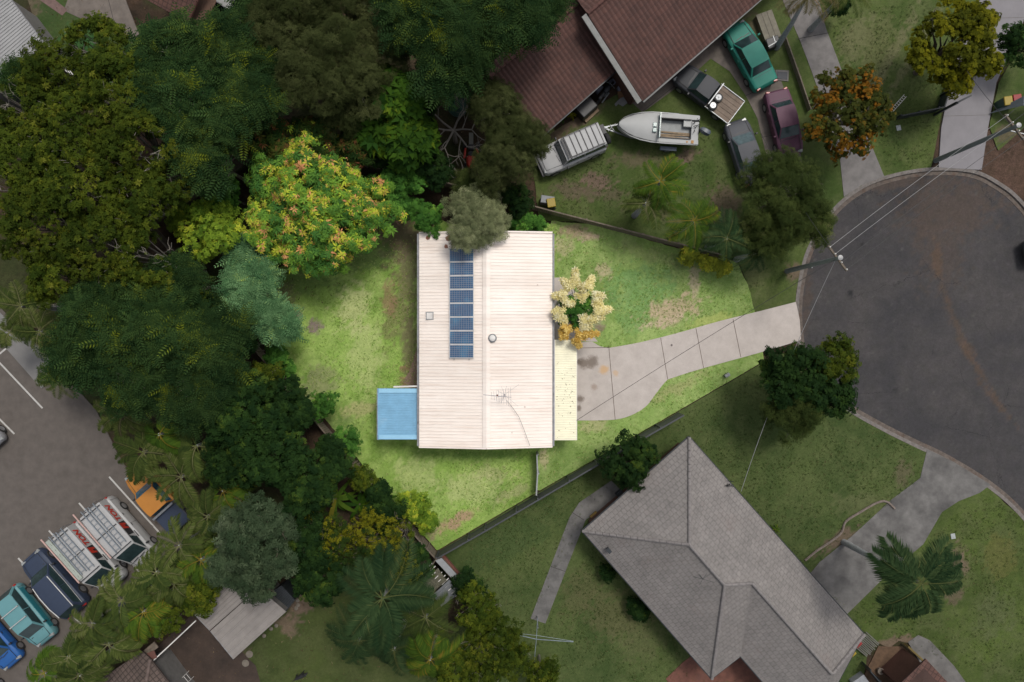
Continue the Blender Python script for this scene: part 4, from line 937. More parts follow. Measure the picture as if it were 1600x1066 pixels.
car('charcoal coupe half under the grey-green tree, behind the black ute', (1143, 193), (1175, 292), M_chr, W_=1.76, kind='coupe', L=4.45, roofz=1.36, ws=(.24, .40), rw=(.84, .68), glass=simple('sky_glass', (.05, .08, .085), .1, var=.4))
# white four wheel drive
r, X, hw = car('boxy white four wheel drive with slatted roof rack and rear spare wheel', (842, 262), (940, 219), M_whp, 'car', 'parked_car', W_=1.9, kind='wagon', ws=(.29, .35), rw=(.995, .955), belt=1.12, hood=1.08, boot=1.1, roofz=1.85, taper=.90, wheels=.38, L=4.6)
m = MB()
for k in range(7): m.box((X(.42 + k * .083), 0, 1.97), (.05, 1.42, .04))
for s in (-1, 1): m.box((X(.67), s * .72, 2.0), (2.5, .04, .05))
m.box((X(.385), 0, 2.0), (.12, 1.4, .03))
for k in (0, 3, 6):
    for s in (-1, 1): m.box((X(.42 + k * .083), s * .7, 1.9), (.06, .05, .14))
m.build('roof_rack', M_trim, r, local=True)
m = MB()
for k in range(6): m.box((X(.462 + k * .083), 0, 1.965), (.30, 1.3, .02))
m.build('rack_floor', M_whp, r, local=True)
o = MB().lathe((X(1.0) - .15, .25, 0), [(0.01, 0), (.01, .01)], 8); 
o = MB(); 
rings = []
for (rr, h) in ((.16, 0), (.36, 0), (.38, .06), (.38, .18), (.36, .24), (.16, .24)): rings.append([Vector((X(1.0) - .03 - h, .3 + rr * math.cos(k * .3927), 1.05 + rr * math.sin(k * .3927))) for k in range(16)])
o.loft(rings); sp = o.build('spare_wheel', M_tyre, r, smooth=True, local=True)
MB().beam((X(1.0) - .2, -.75, .72), (X(1.0) - .2, -.1, .72), .25, .3).build('rear_box', M_trim, r, local=True)
MB().box((X(.01) + .12, 0, .6), (.16, 1.7, .2)).build('bull_bar', M_trim, r, bevel=.03, local=True)
# orange ute with a dark canopy tray
r, X, hw = car('orange ute with a dark tray at the edge of the palms', (218, 731), (296, 818), M_org, 'ute', 'utility_truck', W_=1.86, kind='ute', rw=(.66, .64), ws=(.26, .36), belt=1.08, hood=1.05, roofz=1.72, L=5.0, taper=.86, wheels=.38, glass=simple('blue_glass', (.04, .10, .14), .1, var=.4))
MB().box((X(.83), 0, .85), (1.72, 1.8, .5)).build('tray', M_chr, r, bevel=.03, local=True)
MB().box((X(.69), 0, 1.2), (.14, 1.7, .5)).build('headboard', M_galv, r, local=True)
MB().box((X(.845), 0, 1.11), (1.5, 1.7, .04)).build('tray_cover', M_navy, r, local=True)
# white vans with ladders
def text_mesh(txt, size, mat, parent, mtx, bold=.012, shear=.25):
    cu = bpy.data.curves.new('txt', 'FONT'); cu.body = txt; cu.size = size; cu.extrude = .004; cu.offset = bold; cu.shear = shear; cu.align_x = 'CENTER'; cu.align_y = 'CENTER'
    to = bpy.data.objects.new('txt', cu); C.objects.link(to); dg = bpy.context.evaluated_depsgraph_get()
    me = bpy.data.meshes.new_from_object(to.evaluated_get(dg)); bpy.data.objects.remove(to); me.transform(mtx); me.name = 'lettering'
    me.materials.clear(); return link('lettering', me, mat, parent)
M_redp = simple('red_vinyl', (.42, .03, .015), .5); M_ladder = simple('aluminium', (.26, .29, .32), .4, .5); M_pale = simple('pale_pipe', (.30, .33, .29), .6); M_pink = simple('salmon_pipe', (.42, .27, .24), .6)
def van(label, front, rear, var):
    r, X, hw = car(label, front, rear, M_whp, 'van', 'parked_van', W_=1.92, kind='van', ws=(.12, .27), rw=(.985, .965), belt=1.15, hood=1.02, boot=1.12, roofz=1.98, taper=.97, wheels=.33, L=4.95)
    def side_M(x, t):      # a point on the left upper panel, t up the side; text reads nose to tail
        wb, wr = hw * .9, hw * .97 * .93 * .95
        z0, z1 = 1.15, 1.95
        y0, y1 = wb * .945, wr
        up = Vector((0, y1 - y0, z1 - z0)).normalized(); p = Vector((X(x), y0, z0)).lerp(Vector((X(x), y1, z1)), t)
        rt = Vector((-1, 0, 0)); n = rt.cross(up); M = Matrix((rt, up, n)).transposed().to_4x4(); return Matrix.Translation(p + n * .035) @ M, up, n
    M1, up, n = side_M(.49, .5)
    pm = MB(); pm.box((.02, 0, -.012), (1.05, .60, .012)); pm.v = [tuple(M1 @ Vector(p)) for p in pm.v]; pm.build('decal_panel', M_trim, r, local=True)
    text_mesh('FI', .66, M_redp, r, M1 @ Matrix.Translation((.14, 0, .002)), .04)
    M2, _, _ = side_M(.745, .5); text_mesh('TON', .60, M_redp, r, M2, .022)
    # ladders and pipes on the roof
    m = MB(); z = 2.12
    for f in (.30, .60, .93): m.box((X(f), 0, 2.06), (.05, 1.62, .05))
    m.build('roof_bar', M_trim, r, local=True)
    for (yc, wd, x0, x1, mt) in ((.38, .40, .34, 1.0, M_ladder), (-.18, .36, .36 if var else .3, 1.02, M_ladder)):
        m = MB(); a, b = X(x0), X(x1)
        for s in (-1, 1): m.box(((a + b) / 2, yc + s * wd / 2, z), (abs(b - a), .05, .07))
        nr = 10
        for k in range(nr): m.box((a + (b - a) * (k + .5) / nr, yc, z), (.03, wd - .052, .03))
        m.build('ladder', mt, r, local=True)
    if var:
        m = MB(); m.box(((X(.32) + X(1.0)) / 2, -.62, z - .01), (3.3, .30, .05))
        for k in range(7): m.box((X(.38 + k * .09), -.60, z + .03), (.16, .05, .04))
        m.build('pipe_rack', M_pale, r, local=True)
    m = MB(); m.tube([(X(.30), -.86, z), (X(1.06), -.86, z)], .05, 8); m.build('pipe_tube', M_pink, r, local=True)
    m = MB()
    for k in range(5): m.tube([(X(1.0) - .04, -.7 + .3 * k, 1.0), (X(1.0) - .07, -.7 + .3 * k, 1.9)], .02, 6)
    m.build('rear_rail', M_galv, r, local=True)
    MB().box((X(.36), hw * .96 + .01, 1.25), (.5, .03, .05)).build('side_trim', M_trim, r, local=True)
van('white trade van with ladders on its roof, the one next to the orange ute', (240, 869), (166, 784), 0)
van('white trade van with ladders and a green-grey pipe rack, next to the navy wagon', (193, 906), (118, 821), 1)
r, X, hw = car('dark navy wagon with silver roof rails, parked left of the white vans', (58, 861), (136, 949), M_navy, W_=1.86, kind='wagon', rw=(.985, .90), ws=(.25, .38), L=4.95, belt=1.0, hood=.98, boot=1.0, roofz=1.62, taper=.86, wheels=.36)
m = MB()
for s in (-1, 1): m.tube([(X(.40), s * .62, 1.66), (X(.55), s * .66, 1.72), (X(.75), s * .66, 1.72), (X(.92), s * .60, 1.64)], .03, 8)
m.build('roof_rail', simple('silver', (.45, .45, .44), .35, .3), r, local=True)
m = MB()
for s in (-1, 1): m.tube([(X(.27), s * .84, 1.06), (X(.6), s * .86, 1.08), (X(.95), s * .80, 1.08)], .018, 6)
m.build('window_trim', simple('silver', (.45, .45, .44)), r, local=True)
r, X, hw = car('pale blue hatchback with teal sides and two roof bars', (92, 1001), (18, 909), M_pbl, W_=1.72, kind='hatch', rw=(.985, .90), ws=(.20, .34), L=4.3, belt=.98, hood=.96, roofz=1.55, taper=.84, roofmat=M_pbl)
for s in (1, -1): MB().beam((X(.14), s * .868, .72), (X(.9), s * .868, .72), .03, .34).build('side_panel', M_tl, r, local=True)
m = MB()
for f in (.48, .68):
    m.box((X(f), 0, 1.66), (.06, 1.34, .03))
    for s in (-1, 1): m.box((X(f), s * .62, 1.61), (.08, .06, .1))
m.build('roof_bar', simple('silver', (.45, .45, .44)), r, local=True)
car('cobalt blue hatchback cut by the left frame edge, below the pale blue one', (40, 1037), (-36, 950), M_bl, W_=1.76, kind='hatch', rw=(.985, .88), ws=(.22, .36), L=4.2, roofz=1.5)
car('silver car nose just entering the left frame edge above the bays', (7, 695), (-65, 620), simple('silver_paint', (.2, .2, .21), .3), W_=1.75)
car('black car at the bottom left corner, almost wholly outside the frame', (4, 1090), (-70, 1000), M_blk, W_=1.75, kind='hatch', rw=(.985, .88))
car('black car at the right frame edge on the turning circle', (1592, 398), (1690, 380), M_blk, W_=1.78)

# boat on its trailer
bt = empty('boat', (*W(1022, 209)[:2], 0), 'white open-backed fibreglass motorboat with a cabin deck and outboard', 'boat', rz=math.atan2(0, -1) + R(-4))
# local frame: +x to the bow (photo left)
Lb = 5.35
prof = [(-.5, .98, 1.3), (-.3, 1.0, 1.3), (-.1, 1.03, 1.33), (.08, 1.02, 1.38), (.22, .92, 1.42), (.34, .74, 1.46), (.43, .48, 1.50), (.48, .24, 1.53), (.5, .04, 1.55)]
rings = []
for f, w_, z in prof:
    x = f * Lb; rings.append([Vector((x, y, zz)) for y, zz in ((0, .55 + max(0, f) ** 2 * 1.6), (w_ * .45, .68 + max(0, f) ** 2 * 1.4), (w_ * .84, .95), (w_, z - .06), (w_, z), (w_ * .93, z + .02), (-w_ * .93, z + .02), (-w_, z), (-w_, z - .06), (-w_ * .84, .95), (-w_ * .45, .68 + max(0, f) ** 2 * 1.4))])
M_boat = simple('gelcoat', (.36, .365, .36), .65, var=.05, scale=1.2); M_boat2 = simple('boat_floor', (.22, .23, .23), .6, var=.15)
m = MB()
def strip(idx_pairs):
    pass
# hull sides without a lid, then deck pieces around the cockpit
n = 11
vs = [p for g in rings for p in g]; fs = []
for i in range(len(rings) - 1):
    for k in range(n):
        if k == 5: continue
        a = i * n + k; b = i * n + (k + 1) % n; fs.append((a, b, b + n, a + n))
fs.append((0, 1, 2, 3, 4, 5, 6, 7, 8, 9, 10)); m.add(vs, fs); hull = m.build('hull', M_boat, bt, smooth=True, local=True)
m = MB()   # foredeck with a cambered cabin top
dk = [(-.02, 1.0, 1.36), (.06, 1.0, 1.40), (.16, .93, 1.44), (.28, .80, 1.46), (.38, .58, 1.50), (.45, .34, 1.53), (.49, .12, 1.56)]
m.loft([[Vector((f * Lb, w_ * .93 * s, z + .24 * (1 - s * s) * min(1, w_ * 1.2) + .02)) for s in (-1, -.75, -.4, 0, .4, .75, 1)] + [Vector((f * Lb, 0, z - .1))] for f, w_, z in dk]); m.build('foredeck', M_boat, bt, smooth=True, local=True)
m = MB()
for s in (-1, 1): m.box((-.26 * Lb, s * .80, 1.30), (.49 * Lb, .30, .10))
m.box((-.455 * Lb, .1, 1.26), (.09 * Lb, 1.30, .16)); m.box((-.36 * Lb, -.42, 1.2), (.10 * Lb, .46, .2)); m.build('side_deck', M_boat, bt, bevel=.03, local=True)
m = MB(); m.box((-.21 * Lb, 0, .95), (.42 * Lb, 1.3, .06)); m.box((-.03 * Lb, 0, 1.15), (.04, 1.3, .45)); m.build('cockpit_floor', M_boat2, bt, local=True)
m = MB()
for k in range(3): m.box((-.22 * Lb, .18 + .15 * k, 1.02), (.38 * Lb, .10, .06), R((-1, 2, -3)[k]))
m.build('floor_board', M_timber2, bt, local=True)
for s in (-1, 1): MB().box((-.2 * Lb, s * .64, 1.20), (.40 * Lb, .04, .45)).build('cockpit_side', M_trim, bt, local=True)
sg = simple('aqua_screen', (.04, .12, .12), .15)
m = MB(); m.beam((.0 * Lb, -.82, 1.75), (.0 * Lb, .82, 1.75), .05, .35); m.build('windscreen', sg, bt, local=True)
m = MB()
for s in (-1, 1): m.box((.055 * Lb, .12 + s * .17, 1.71), (.26, .28, .04))
m.build('deck_hatch', sg, bt, bevel=.02, local=True)
m = MB()
rr = []
for x, w_, h in ((-2.75, .10, .2), (-2.85, .17, .28), (-3.1, .2, .32), (-3.35, .19, .3), (-3.45, .10, .2)):
    rr.append([Vector((x + .0, y * w_, 1.62 + z * h * .6)) for y, z in ((-1, -.6), (-1, .4), (-.6, 1), (.6, 1), (1, .4), (1, -.6))])
m.loft(rr); m.v = [tuple(Matrix.Rotation(R(-26), 3, 'Z') @ (Vector(p) - Vector((-2.7, 0, 0))) + Vector((-2.68, -.05, 0))) for p in m.v]
ob = m.build('outboard_motor', simple('slate_motor', (.05, .065, .085), .4), bt, smooth=True, local=True)
MB().box((-2.78, -.05, 1.1), (.16, .16, .9), top=.9).build('motor_leg', M_trim, ob, local=True)
m = MB()
for k in range(12): a, b = rng.uniform(-2.7, -2.35), rng.uniform(-.7, .2); m.tube([(a, b, 1.4), (a + rng.uniform(-.2, .2), b + rng.uniform(-.2, .2), 1.5)], .02, 5)
m.build('fuel_line', M_trim, bt, local=True)
MB().box((-2.3, .8, 1.37), (.16, .2, .03)).box((-1.95, .82, 1.37), (.1, .1, .02)).build('warning_sticker', simple('amber', (.35, .17, .04), .6), bt, local=True)
tr = empty('boat_trailer', (*W(1022, 209)[:2], 0), 'galvanised boat trailer with an A-frame drawbar under the white motorboat', 'trailer', rz=bt.rotation_euler.z)
m = MB()
for s in (-1, 1): m.beam((-2.4, s * .55, .5), (1.6, s * .55, .5), .08, .1); m.beam((1.6, s * .55, .5), (3.45, s * .03, .5), .08, .1)
for x in (-2.2, -.6, 1.5): m.beam((x, -.52, .5), (x, .52, .5), .08, .08)
m.build('frame', M_galv, tr, local=True)
m = MB(); m.box((3.4, 0, .56), (.3, .12, .12)); m.tube([(2.95, 0, .5), (2.95, 0, 1.1)], .03, 8); m.tube([(2.75, -.3, .6), (3.2, .25, .62)], .02, 6); m.tube([(2.7, .3, .6), (3.1, -.2, .62)], .02, 6); m.build('coupling', M_galv, tr, local=True)
for s in (-1, 1):
    wheel(tr, -.9, s * 1.12, .29, .18); MB().box((-.9, s * 1.14, .66), (1.15, .28, .05), top=.9).build('mudguard', simple('bluegrey_guard', (.10, .12, .15), .5), tr, bevel=.02, local=True)

# ------------------------------------------------------------------ smaller things
def at(px, py, z=0): q = W(px, py, z); return (q.x, q.y, z)
def wheelie(px, py, lid, lab, rz=0, z=0):
    r = empty('wheelie_bin', at(px, py), lab, 'bin', rz=rz)
    MB().box((0, 0, .5), (.46, .5, .92), top=1.15).build('bin_body', simple('bin_green', (.015, .045, .03), .6), r, bevel=.02, local=True)
    MB().box((0, .02, 1.0), (.58, .62, .09), top=.92).build('lid', lid, r, bevel=.03, local=True)
    for s in (-1, 1): MB().lathe((s * .24, -.24, .1), [(.1, -.03), (.1, .03)], 12, 'Y').build('wheel', M_tyre, r, local=True)
M_yl = simple('yellow_lid', (.27, .19, .01), .5); M_rl = simple('red_lid', (.24, .012, .012), .5)
wheelie(1559, 166, M_yl, 'yellow lidded wheelie bin left of the red lidded one by the pale driveway', R(8)); wheelie(1573, 163, M_rl, 'red lidded wheelie bin beside the yellow one near the right frame edge', R(8))
wheelie(1327, 995, M_rl, 'red lidded wheelie bin poking out past the grey roof gable', R(40)); wheelie(1318, 1010, M_yl, 'yellow lidded wheelie bin poking out past the grey roof', R(40))
wheelie(860, 322, M_yl, 'yellow lidded wheelie bin by the fence under the boat yard', R(10))
MB().box(at(855, 314, .45), (.9, .5, .9), R(-8)).build('utility_box', M_grey, None, bevel=.03, label='grey box standing behind the bin on the plot fence line', cat='box')
# timber crates and pallets
r = empty('packing_crate', at(1197, 45), 'long pale timber crate right of the teal sedan', 'crate', rz=R(-70))
m = MB()
for k in range(3): m.box((0, -.38 + .38 * k, .45), (1.9, .36, .05))
m.build('lid', simple('crate_board', (.17, .155, .12), .85, var=.2), r, local=True); MB().box((0, 0, .22), (1.86, 1.06, .40)).build('side', M_timber2, r, local=True)
r = empty('equipment_case', at(1204, 71), 'dark strapped case at the foot of the pale timber crate', 'case', rz=R(-70)); MB().box((0, 0, .28), (.75, .95, .5), top=.93).build('shell', M_trim, r, bevel=.04, local=True)
m = MB(); m.box((0, .1, .545), (.8, .04, .02)); m.box((.1, 0, .545), (.04, .9, .02), R(10)); m.build('strap', M_galv, r, local=True)
dr = empty('drain_pit', at(1221, 119), 'square drain pit with concrete rim and dark cover by the teal sedan tail', 'drain')
MB().prism([(W(x, y).x, W(x, y).y) for x, y in ((1211, 110), (1232, 111), (1231, 128), (1212, 126))], .0, .09).build('rim', M_conc, dr)
MB().prism([(W(x, y).x, W(x, y).y) for x, y in ((1213, 113), (1229, 114), (1229, 125), (1214, 124))], .05, .12).build('cover', M_chr, dr)
for (px, py, lab) in ((1404, 200, 'small pale pit lid on the grass beside the orange tree'), (1489, 838, 'small pale pit lid on the lawn above the leaning palm')):
    MB().box(at(px, py, .05), (.30, .36, .06), R(10)).build('water_meter_box', simple('pit_plastic', (.30, .32, .32), .6), None, bevel=.01, label=lab, cat='pit lid')
# loose white frame on the grass
r = empty('metal_rack', at(1402, 163), 'narrow white wire rack lying on the grass beside the orange tree', 'rack', rz=R(48)); m = MB()
for s in (-1, 1): m.beam((-.75, s * .1, .08), (.75, s * .1, .08), .03, .03)
for k in range(9): m.beam((-.7 + .17 * k, -.09, .08), (-.7 + .17 * k, .09, .08), .025, .02)
m.build('frame', M_white, r, local=True)
# carport clutter by the brown roof
r = empty('covered_crate', at(913, 173), 'black tarp covered box on a timber base under the brown eave', 'box', rz=R(42)); MB().box((0, 0, .55), (1.35, 1.1, .8), top=.93).build('tarp', M_trim, r, bevel=.06, local=True); MB().box((.1, -.62, .12), (1.2, .2, .2)).build('timber_base', M_timber2, r, local=True)
def motorbike(px, py, rz, lab, col):
    r = empty('motorcycle', at(px, py), lab, 'motorcycle', rz=rz)
    for x in (-.68, .68):
        o = MB(); a = []
        o.lathe((x, 0, .31), [(.22, -.06), (.30, -.06), (.31, 0), (.30, .06), (.22, .06)], 20, 'Y'); w1 = o.build('wheel', M_tyre, r, smooth=True, local=True); MB().lathe((x, 0, .31), [(.2, -.02), (.2, .02)], 16, 'Y').build('rim', M_rim, w1, local=True)
    m = MB(); m.loft([[Vector((x, y * w_, z + h * q)) for y, q in ((-1, 0), (-.8, .8), (0, 1), (.8, .8), (1, 0))] for x, w_, z, h in ((.45, .06, .7, .2), (.3, .16, .68, .3), (.05, .17, .68, .3), (-.1, .1, .7, .16))]); m.build('fuel_tank', col, r, smooth=True, local=True)
    MB().box((-.42, 0, .82), (.65, .26, .12), top=.8).build('seat', M_trim, r, bevel=.04, local=True); MB().box((.05, 0, .45), (.5, .28, .38)).build('engine', M_galv, r, bevel=.04, local=True)
    m = MB(); m.tube([(.42, -.38, 1.0), (.5, 0, 1.02), (.42, .38, 1.0)], .02, 6); m.tube([(.5, .08, 1.0), (.68, .08, .31)], .025, 6); m.tube([(.5, -.08, 1.0), (.68, -.08, .31)], .025, 6); m.build('handlebar', M_galv, r, local=True)
    MB().tube([(.2, -.2, .35), (-.6, -.22, .3)], .05, 8).build('exhaust', M_galv, r, local=True)
motorbike(944, 149, R(52), 'black motorcycle parked under the edge of the brown roof', M_blk)
for k, (px, py, s, lab, rz) in enumerate(((958, 128, (.55, .35, .3), 'pale box on the ground in the roof corner notch', 30), (968, 139, (.3, .3, .35), 'small white bucket-sized box below the pale box by the roof notch', 10), (935, 139, (.5, .4, .5), 'grey carton beside the motorcycle under the brown eave', 42))):
    MB().box(at(px, py, s[2] / 2 + .03), s, R(rz)).build('storage_box', simple('pale_blue_box', (.16, .17, .22), .6), None, bevel=.02, label=lab, cat='box')
r = MB().prism([(W(x, y).x, W(x, y).y) for x, y in ((960, 163), (968, 155), (975, 150), (982, 160), (973, 167), (966, 163), (962, 167))], .05, .075).build('cardboard', simple('pale_card', (.20, .20, .20), .8), None, label='flattened pale sheet lying on the soil near the roof notch', cat='sheet')
r = MB().prism([(W(x, y).x, W(x, y).y) for x, y in ((964, 144), (973, 143), (975, 152), (966, 155))], .05, .2).build('timber_offcut', simple('orange_board', (.16, .085, .04), .8), None, label='orange-brown board offcut above the flattened pale sheet', cat='board')
# red ride-on machine under the bare tree
r = empty('ride_on_mower', at(737, 245), 'red and black ride-on mower half hidden beneath the bare branches', 'mower', rz=R(-90))
m = MB(); m.loft([[Vector((x, y * w_, z * .5 + zz * h)) for y, zz in ((-1, 0), (-1, .7), (-.6, 1), (.6, 1), (1, .7), (1, 0))] for x, w_, z, h in ((.85, .2, .6, .3), (.7, .3, .5, .45), (.2, .32, .5, .5), (.1, .25, .5, .4))]); m.build('bonnet', M_redp, r, smooth=True, local=True)
for s in (-1, 1):
    MB().box((-.1, s * .42, .5), (.7, .14, .12), s * R(8)).build('fender', M_redp, r, bevel=.04, local=True)
    wheel(r, -.65, s * .45, .26, .22); wheel(r, .65, s * .4, .2, .16)
MB().box((-.45, 0, .65), (.45, .45, .3), top=.8).build('seat', M_trim, r, bevel=.05, local=True); MB().box((-1.0, 0, .55), (.9, .28, .12)).build('catcher_board', simple('grey_board', (.15, .15, .13), .8), r, local=True); m = MB(); m.lathe((.05, 0, .95), [(.17, 0), (.17, .03), (.13, .03)], 14); m.build('steering_wheel', M_trim, r, local=True)
# green tank tent
r = empty('garden_tent', at(703, 150), 'green canvas canopy glimpsed between the feathery tree and grey shed gap', 'tent'); m = MB()
m.add([(-1.0, .9, 1.6), (.5, .9, 1.6), (1.0, -.5, 1.5), (-.6, -.6, 1.5), (0, .2, 2.0)], [(0, 1, 4), (1, 2, 4), (2, 3, 4), (3, 0, 4)]); m.build('canopy', simple('green_canvas', (.008, .07, .04), .8), r, local=True)
m = MB(); [m.tube([(x, y, 0), (x, y, 1.55)], .03, 6) for x, y in ((-.9, .8), (.45, .8), (.9, -.45), (-.55, -.5))]; m.build('pole', M_galv, r, local=True)
r = empty('water_tub', at(716, 170), 'round dark green tub behind the bare tree', 'tub'); MB().lathe((0, 0, 0), [(.6, 0), (.7, .5), (.66, .5), (.6, .3), (.05, .28)], 24).build('tub', simple('tub_green', (.01, .05, .035), .6), r, local=True)
# pergola frames on the patio, barbecue
r = empty('barbecue', at(263, 1047), 'dark hooded barbecue beside the tiled roof at the bottom', 'barbecue', rz=R(-48)); MB().box((0, 0, .5), (1.7, .5, .9), top=.95).build('cabinet', M_trim, r, bevel=.04, local=True); MB().box((-.1, 0, .99), (.6, .12, .06)).build('lid_handle', M_galv, r, local=True); MB().box((.9, .05, .85), (.4, .45, .3), top=.8).build('side_burner', M_chr, r, bevel=.04, local=True)
for (px, py, lab) in ((281, 1046, 'white tubular chair frame on the patio, upper one'), (295, 1056, 'white tubular chair frame on the patio, lower one')):
    r = empty('chair_frame', at(px, py), lab, 'chair', rz=R(40)); m = MB()
    for z in (.45, .8): m.tube([(-.25, -.25, z), (.25, -.25, z), (.25, .25, z), (-.25, .25, z), (-.25, -.25, z)], .018, 6)
    m.tube([(0, -.25, .45), (0, .25, .45)], .014, 6); m.build('frame', M_white, r, local=True)
    for x, y in ((-1, -1), (1, -1), (1, 1), (-1, 1)): MB().tube([(x * .25, y * .25, .05), (x * .25, y * .25, .8)], .018, 6).build('leg', M_white, r, local=True)
for k, (px, py) in enumerate(((390, 1022), (384, 1036))):
    m = MB(); m.lathe(at(px, py, .0), [(.24, 0), (.25, .05), (.22, .07)], 11); m.build('stepping_stone', simple('stone', (.15, .13, .105), .9, var=.2), None, label=('upper' if k == 0 else 'lower') + ' round stepping stone on the grass beside the metal garage', cat='stone')
# palings stack, box and bits near the lower right
r = empty('timber_stack', at(1352, 1004), 'stack of weathered slats lying beside the grey roof corner', 'timber', rz=R(48)); m = MB()
for k in range(11): m.box((rng.uniform(-.05, .05), -.65 + .12 * k, .2), (1.2 + rng.uniform(-.1, .1), .07, .06), R(rng.uniform(-3, 3)) + R(70) * 0)
m.v = [(y, x, z) for x, y, z in m.v]; m.build('slat', simple('slat_grey', (.12, .12, .10), .85, var=.25), r, local=True)
r = empty('air_conditioner', at(1425, 1035), 'white boxed air conditioner unit beside the terracotta roof', 'air conditioner', rz=R(-28)); MB().box((0, 0, .38), (.85, .6, .7)).build('casing', simple('unit_white', (.32, .34, .36), .5), r, bevel=.03, local=True); MB().box((0, 0, .745), (.06, .6, .02)).build('top_seam', M_trim, r, local=True)
r = empty('garden_pot', at(1373, 1046), 'small round pale pot on the clay yard', 'pot'); MB().lathe((0, 0, 0), [(.14, 0), (.2, .28), (.22, .3), (.17, .3), (.15, .2)], 16).build('pot', simple('pot_clay', (.2, .17, .14), .8), r, local=True)
r = empty('storage_tub', at(1340, 1062), 'pale box at the bottom edge right of the grey roof', 'tub', rz=R(35)); MB().box((0, 0, .25), (1.0, .8, .5), top=.95).build('lid', simple('tub_white', (.25, .26, .28), .6), r, bevel=.03, local=True); 
r = empty('rock', at(465, 942), 'row of small pale rocks edging the soil by the metal garage', 'rocks'); m = MB()
for (px, py) in ((459, 932), (465, 938), (466, 945), (463, 950), (432, 977), (424, 982), (413, 993)): p = W(px, py) - r.location; m.lathe((p.x, p.y, 0), [(.12, 0), (.15, .07), (.08, .13)], 7)
m.build('rock', simple('stone', (.15, .13, .105)), r, local=True)
r = empty('meter_box', at(1134, 586), 'tiny grey box on the grass at the lower fence of the bright plot', 'box', rz=R(30)); MB().box((0, 0, .2), (.35, .22, .4)).build('casing', M_galv, r, bevel=.02, local=True)
MB().box(at(968, 771, .3), (.5, .35, .6), R(40)).build('gas_meter', M_dark, None, bevel=.02, label='dark meter box against the grey house wall beside the path', cat='box')
MB().box(at(929, 806, .12), (.55, .4, .14), R(40)).build('doormat', simple('mustard_mat', (.17, .11, .03), .9), None, label='mustard coloured mat beside the grey house at the path bend', cat='mat')
# clothes line
r = empty('clothes_line', at(839, 962), 'pale steel T-bar clothes hoist at the lower end of the path', 'clothes line')
m = MB(); b0 = Vector((0, 0, 0)); rl_ = r.location
P_ = lambda x, y, z: W(x, y, z) - rl_
m.tube([(0, 0, 0), (0, 0, 2.0)], .035, 8); m.build('post', M_galv, r, local=True)
top = 1.9; ctr = Vector((0, 0, top)); m = MB()
m.tube([P_(838, 1000, top), P_(834, 1042, top)], .022, 6); m.tube([P_(840, 966, top), P_(838, 1000, top)], .022, 6)
m.tube([P_(784, 986, top), P_(838, 999, top + .05), P_(896, 1003, top)], .03, 6); m.tube([P_(790, 988, top), P_(838, 993, top + .05), P_(896, 1002, top)], .012, 5)
m.build('arm', simple('hoist_steel', (.2, .24, .27), .5, .3), r, local=True)
# poles and wires
M_pole = simple('pole_timber', (.15, .17, .16), .85, var=.2, scale=2)
def pole(px, py, h, lab):
    r = empty('power_pole', at(px, py), lab, 'power pole')
    m = MB(); m.tube([(0, 0, -.2), (0, 0, h)], [.17, .12], 14); m.build('pole', M_pole, r, smooth=True, local=True)
    return r
PH = 7.6
p1 = pole(1229, 424, PH, 'timber power pole with pale cap at the left kerb of the turning circle'); p2 = pole(1462, 251, PH, 'timber power pole leaning across the pale driveway in the view')
T1 = Vector((p1.location.x, p1.location.y, PH)); T2 = Vector((p2.location.x, p2.location.y, PH))
dd = (T2 - T1).normalized(); cr = Vector((-dd.y, dd.x, 0))
for T, r in ((T1, p1), (T2, p2)):
    m = MB(); o = Vector((0, 0, PH - .35)); m.beam(o - cr * .9, o + cr * .9, .1, .12); m.build('crossarm', M_timber, r, local=True)
    for s in (-.8, -.3, .3, .8): MB().lathe(tuple(o + cr * s + Vector((0, 0, .06))), [(.04, 0), (.05, .05), (.03, .13)], 8).build('insulator', M_white, r, local=True)
    MB().lathe((0, 0, PH), [(.15, 0), (.15, .03), (.05, .06)], 12).build('cap', simple('zinc', (.3, .3, .3), .5, .3), r, local=True)
m = MB(); o = Vector((0, 0, PH - .9)); m.tube([o, o + Vector((.9, -.35, .3)), o + Vector((1.5, -.7, .35))], .04, 6); arm = m.build('lamp_arm', M_galv, p2, local=True)
MB().box(tuple(o + Vector((1.7, -.8, .33))), (.55, .22, .12), R(-25), top=.8).build('lamp_head', simple('lamp_shell', (.3, .3, .32), .4), p2, bevel=.03, local=True)
MB().box((.18, -.05, 3.4), (.05, .22, .3)).build('number_plate', M_galv, p1, local=True)
M_wire = simple('wire', (.02, .02, .02), .6); M_wire2 = simple('aluminium_wire', (.22, .22, .22), .5)
def wire(a, b, sag, lab, mat=M_wire, r=.014, group=None):
    a, b = Vector(a), Vector(b); pts = [a.lerp(b, t / 14) - Vector((0, 0, sag * 4 * (t / 14) * (1 - t / 14))) for t in range(15)]
    MB().tube(pts, r, 5).build('power_line', mat, None, label=lab, cat='power line', group=group)
for k, s in enumerate((-.8, -.3, .3, .8)):
    o = cr * s + Vector((0, 0, -.2)); wire(T1 + o, T2 + o, .3 + .05 * k, ['uppermost', 'second', 'third', 'lowest'][3 - k] + ' of the four parallel cables crossing the turning circle', M_wire2 if k > 1 else M_wire, .013, 'cables between the two poles')
    wire(T2 + o, T2 + o + (T2 - T1) * .6, .3, 'cable running off the right frame edge from the second pole', M_wire, .013, 'cables leaving to the right')
wire(T1 - Vector((0, 0, .4)), W(901, 657, 2.45), .5, 'long thin service cable crossing the bright driveway to the yellow carport')
wire(T1 - Vector((0, 0, .5)), W(1158, 768, 2.8), .7, 'pale service cable hanging over the dark lawn to the grey house', M_wire2, .016)
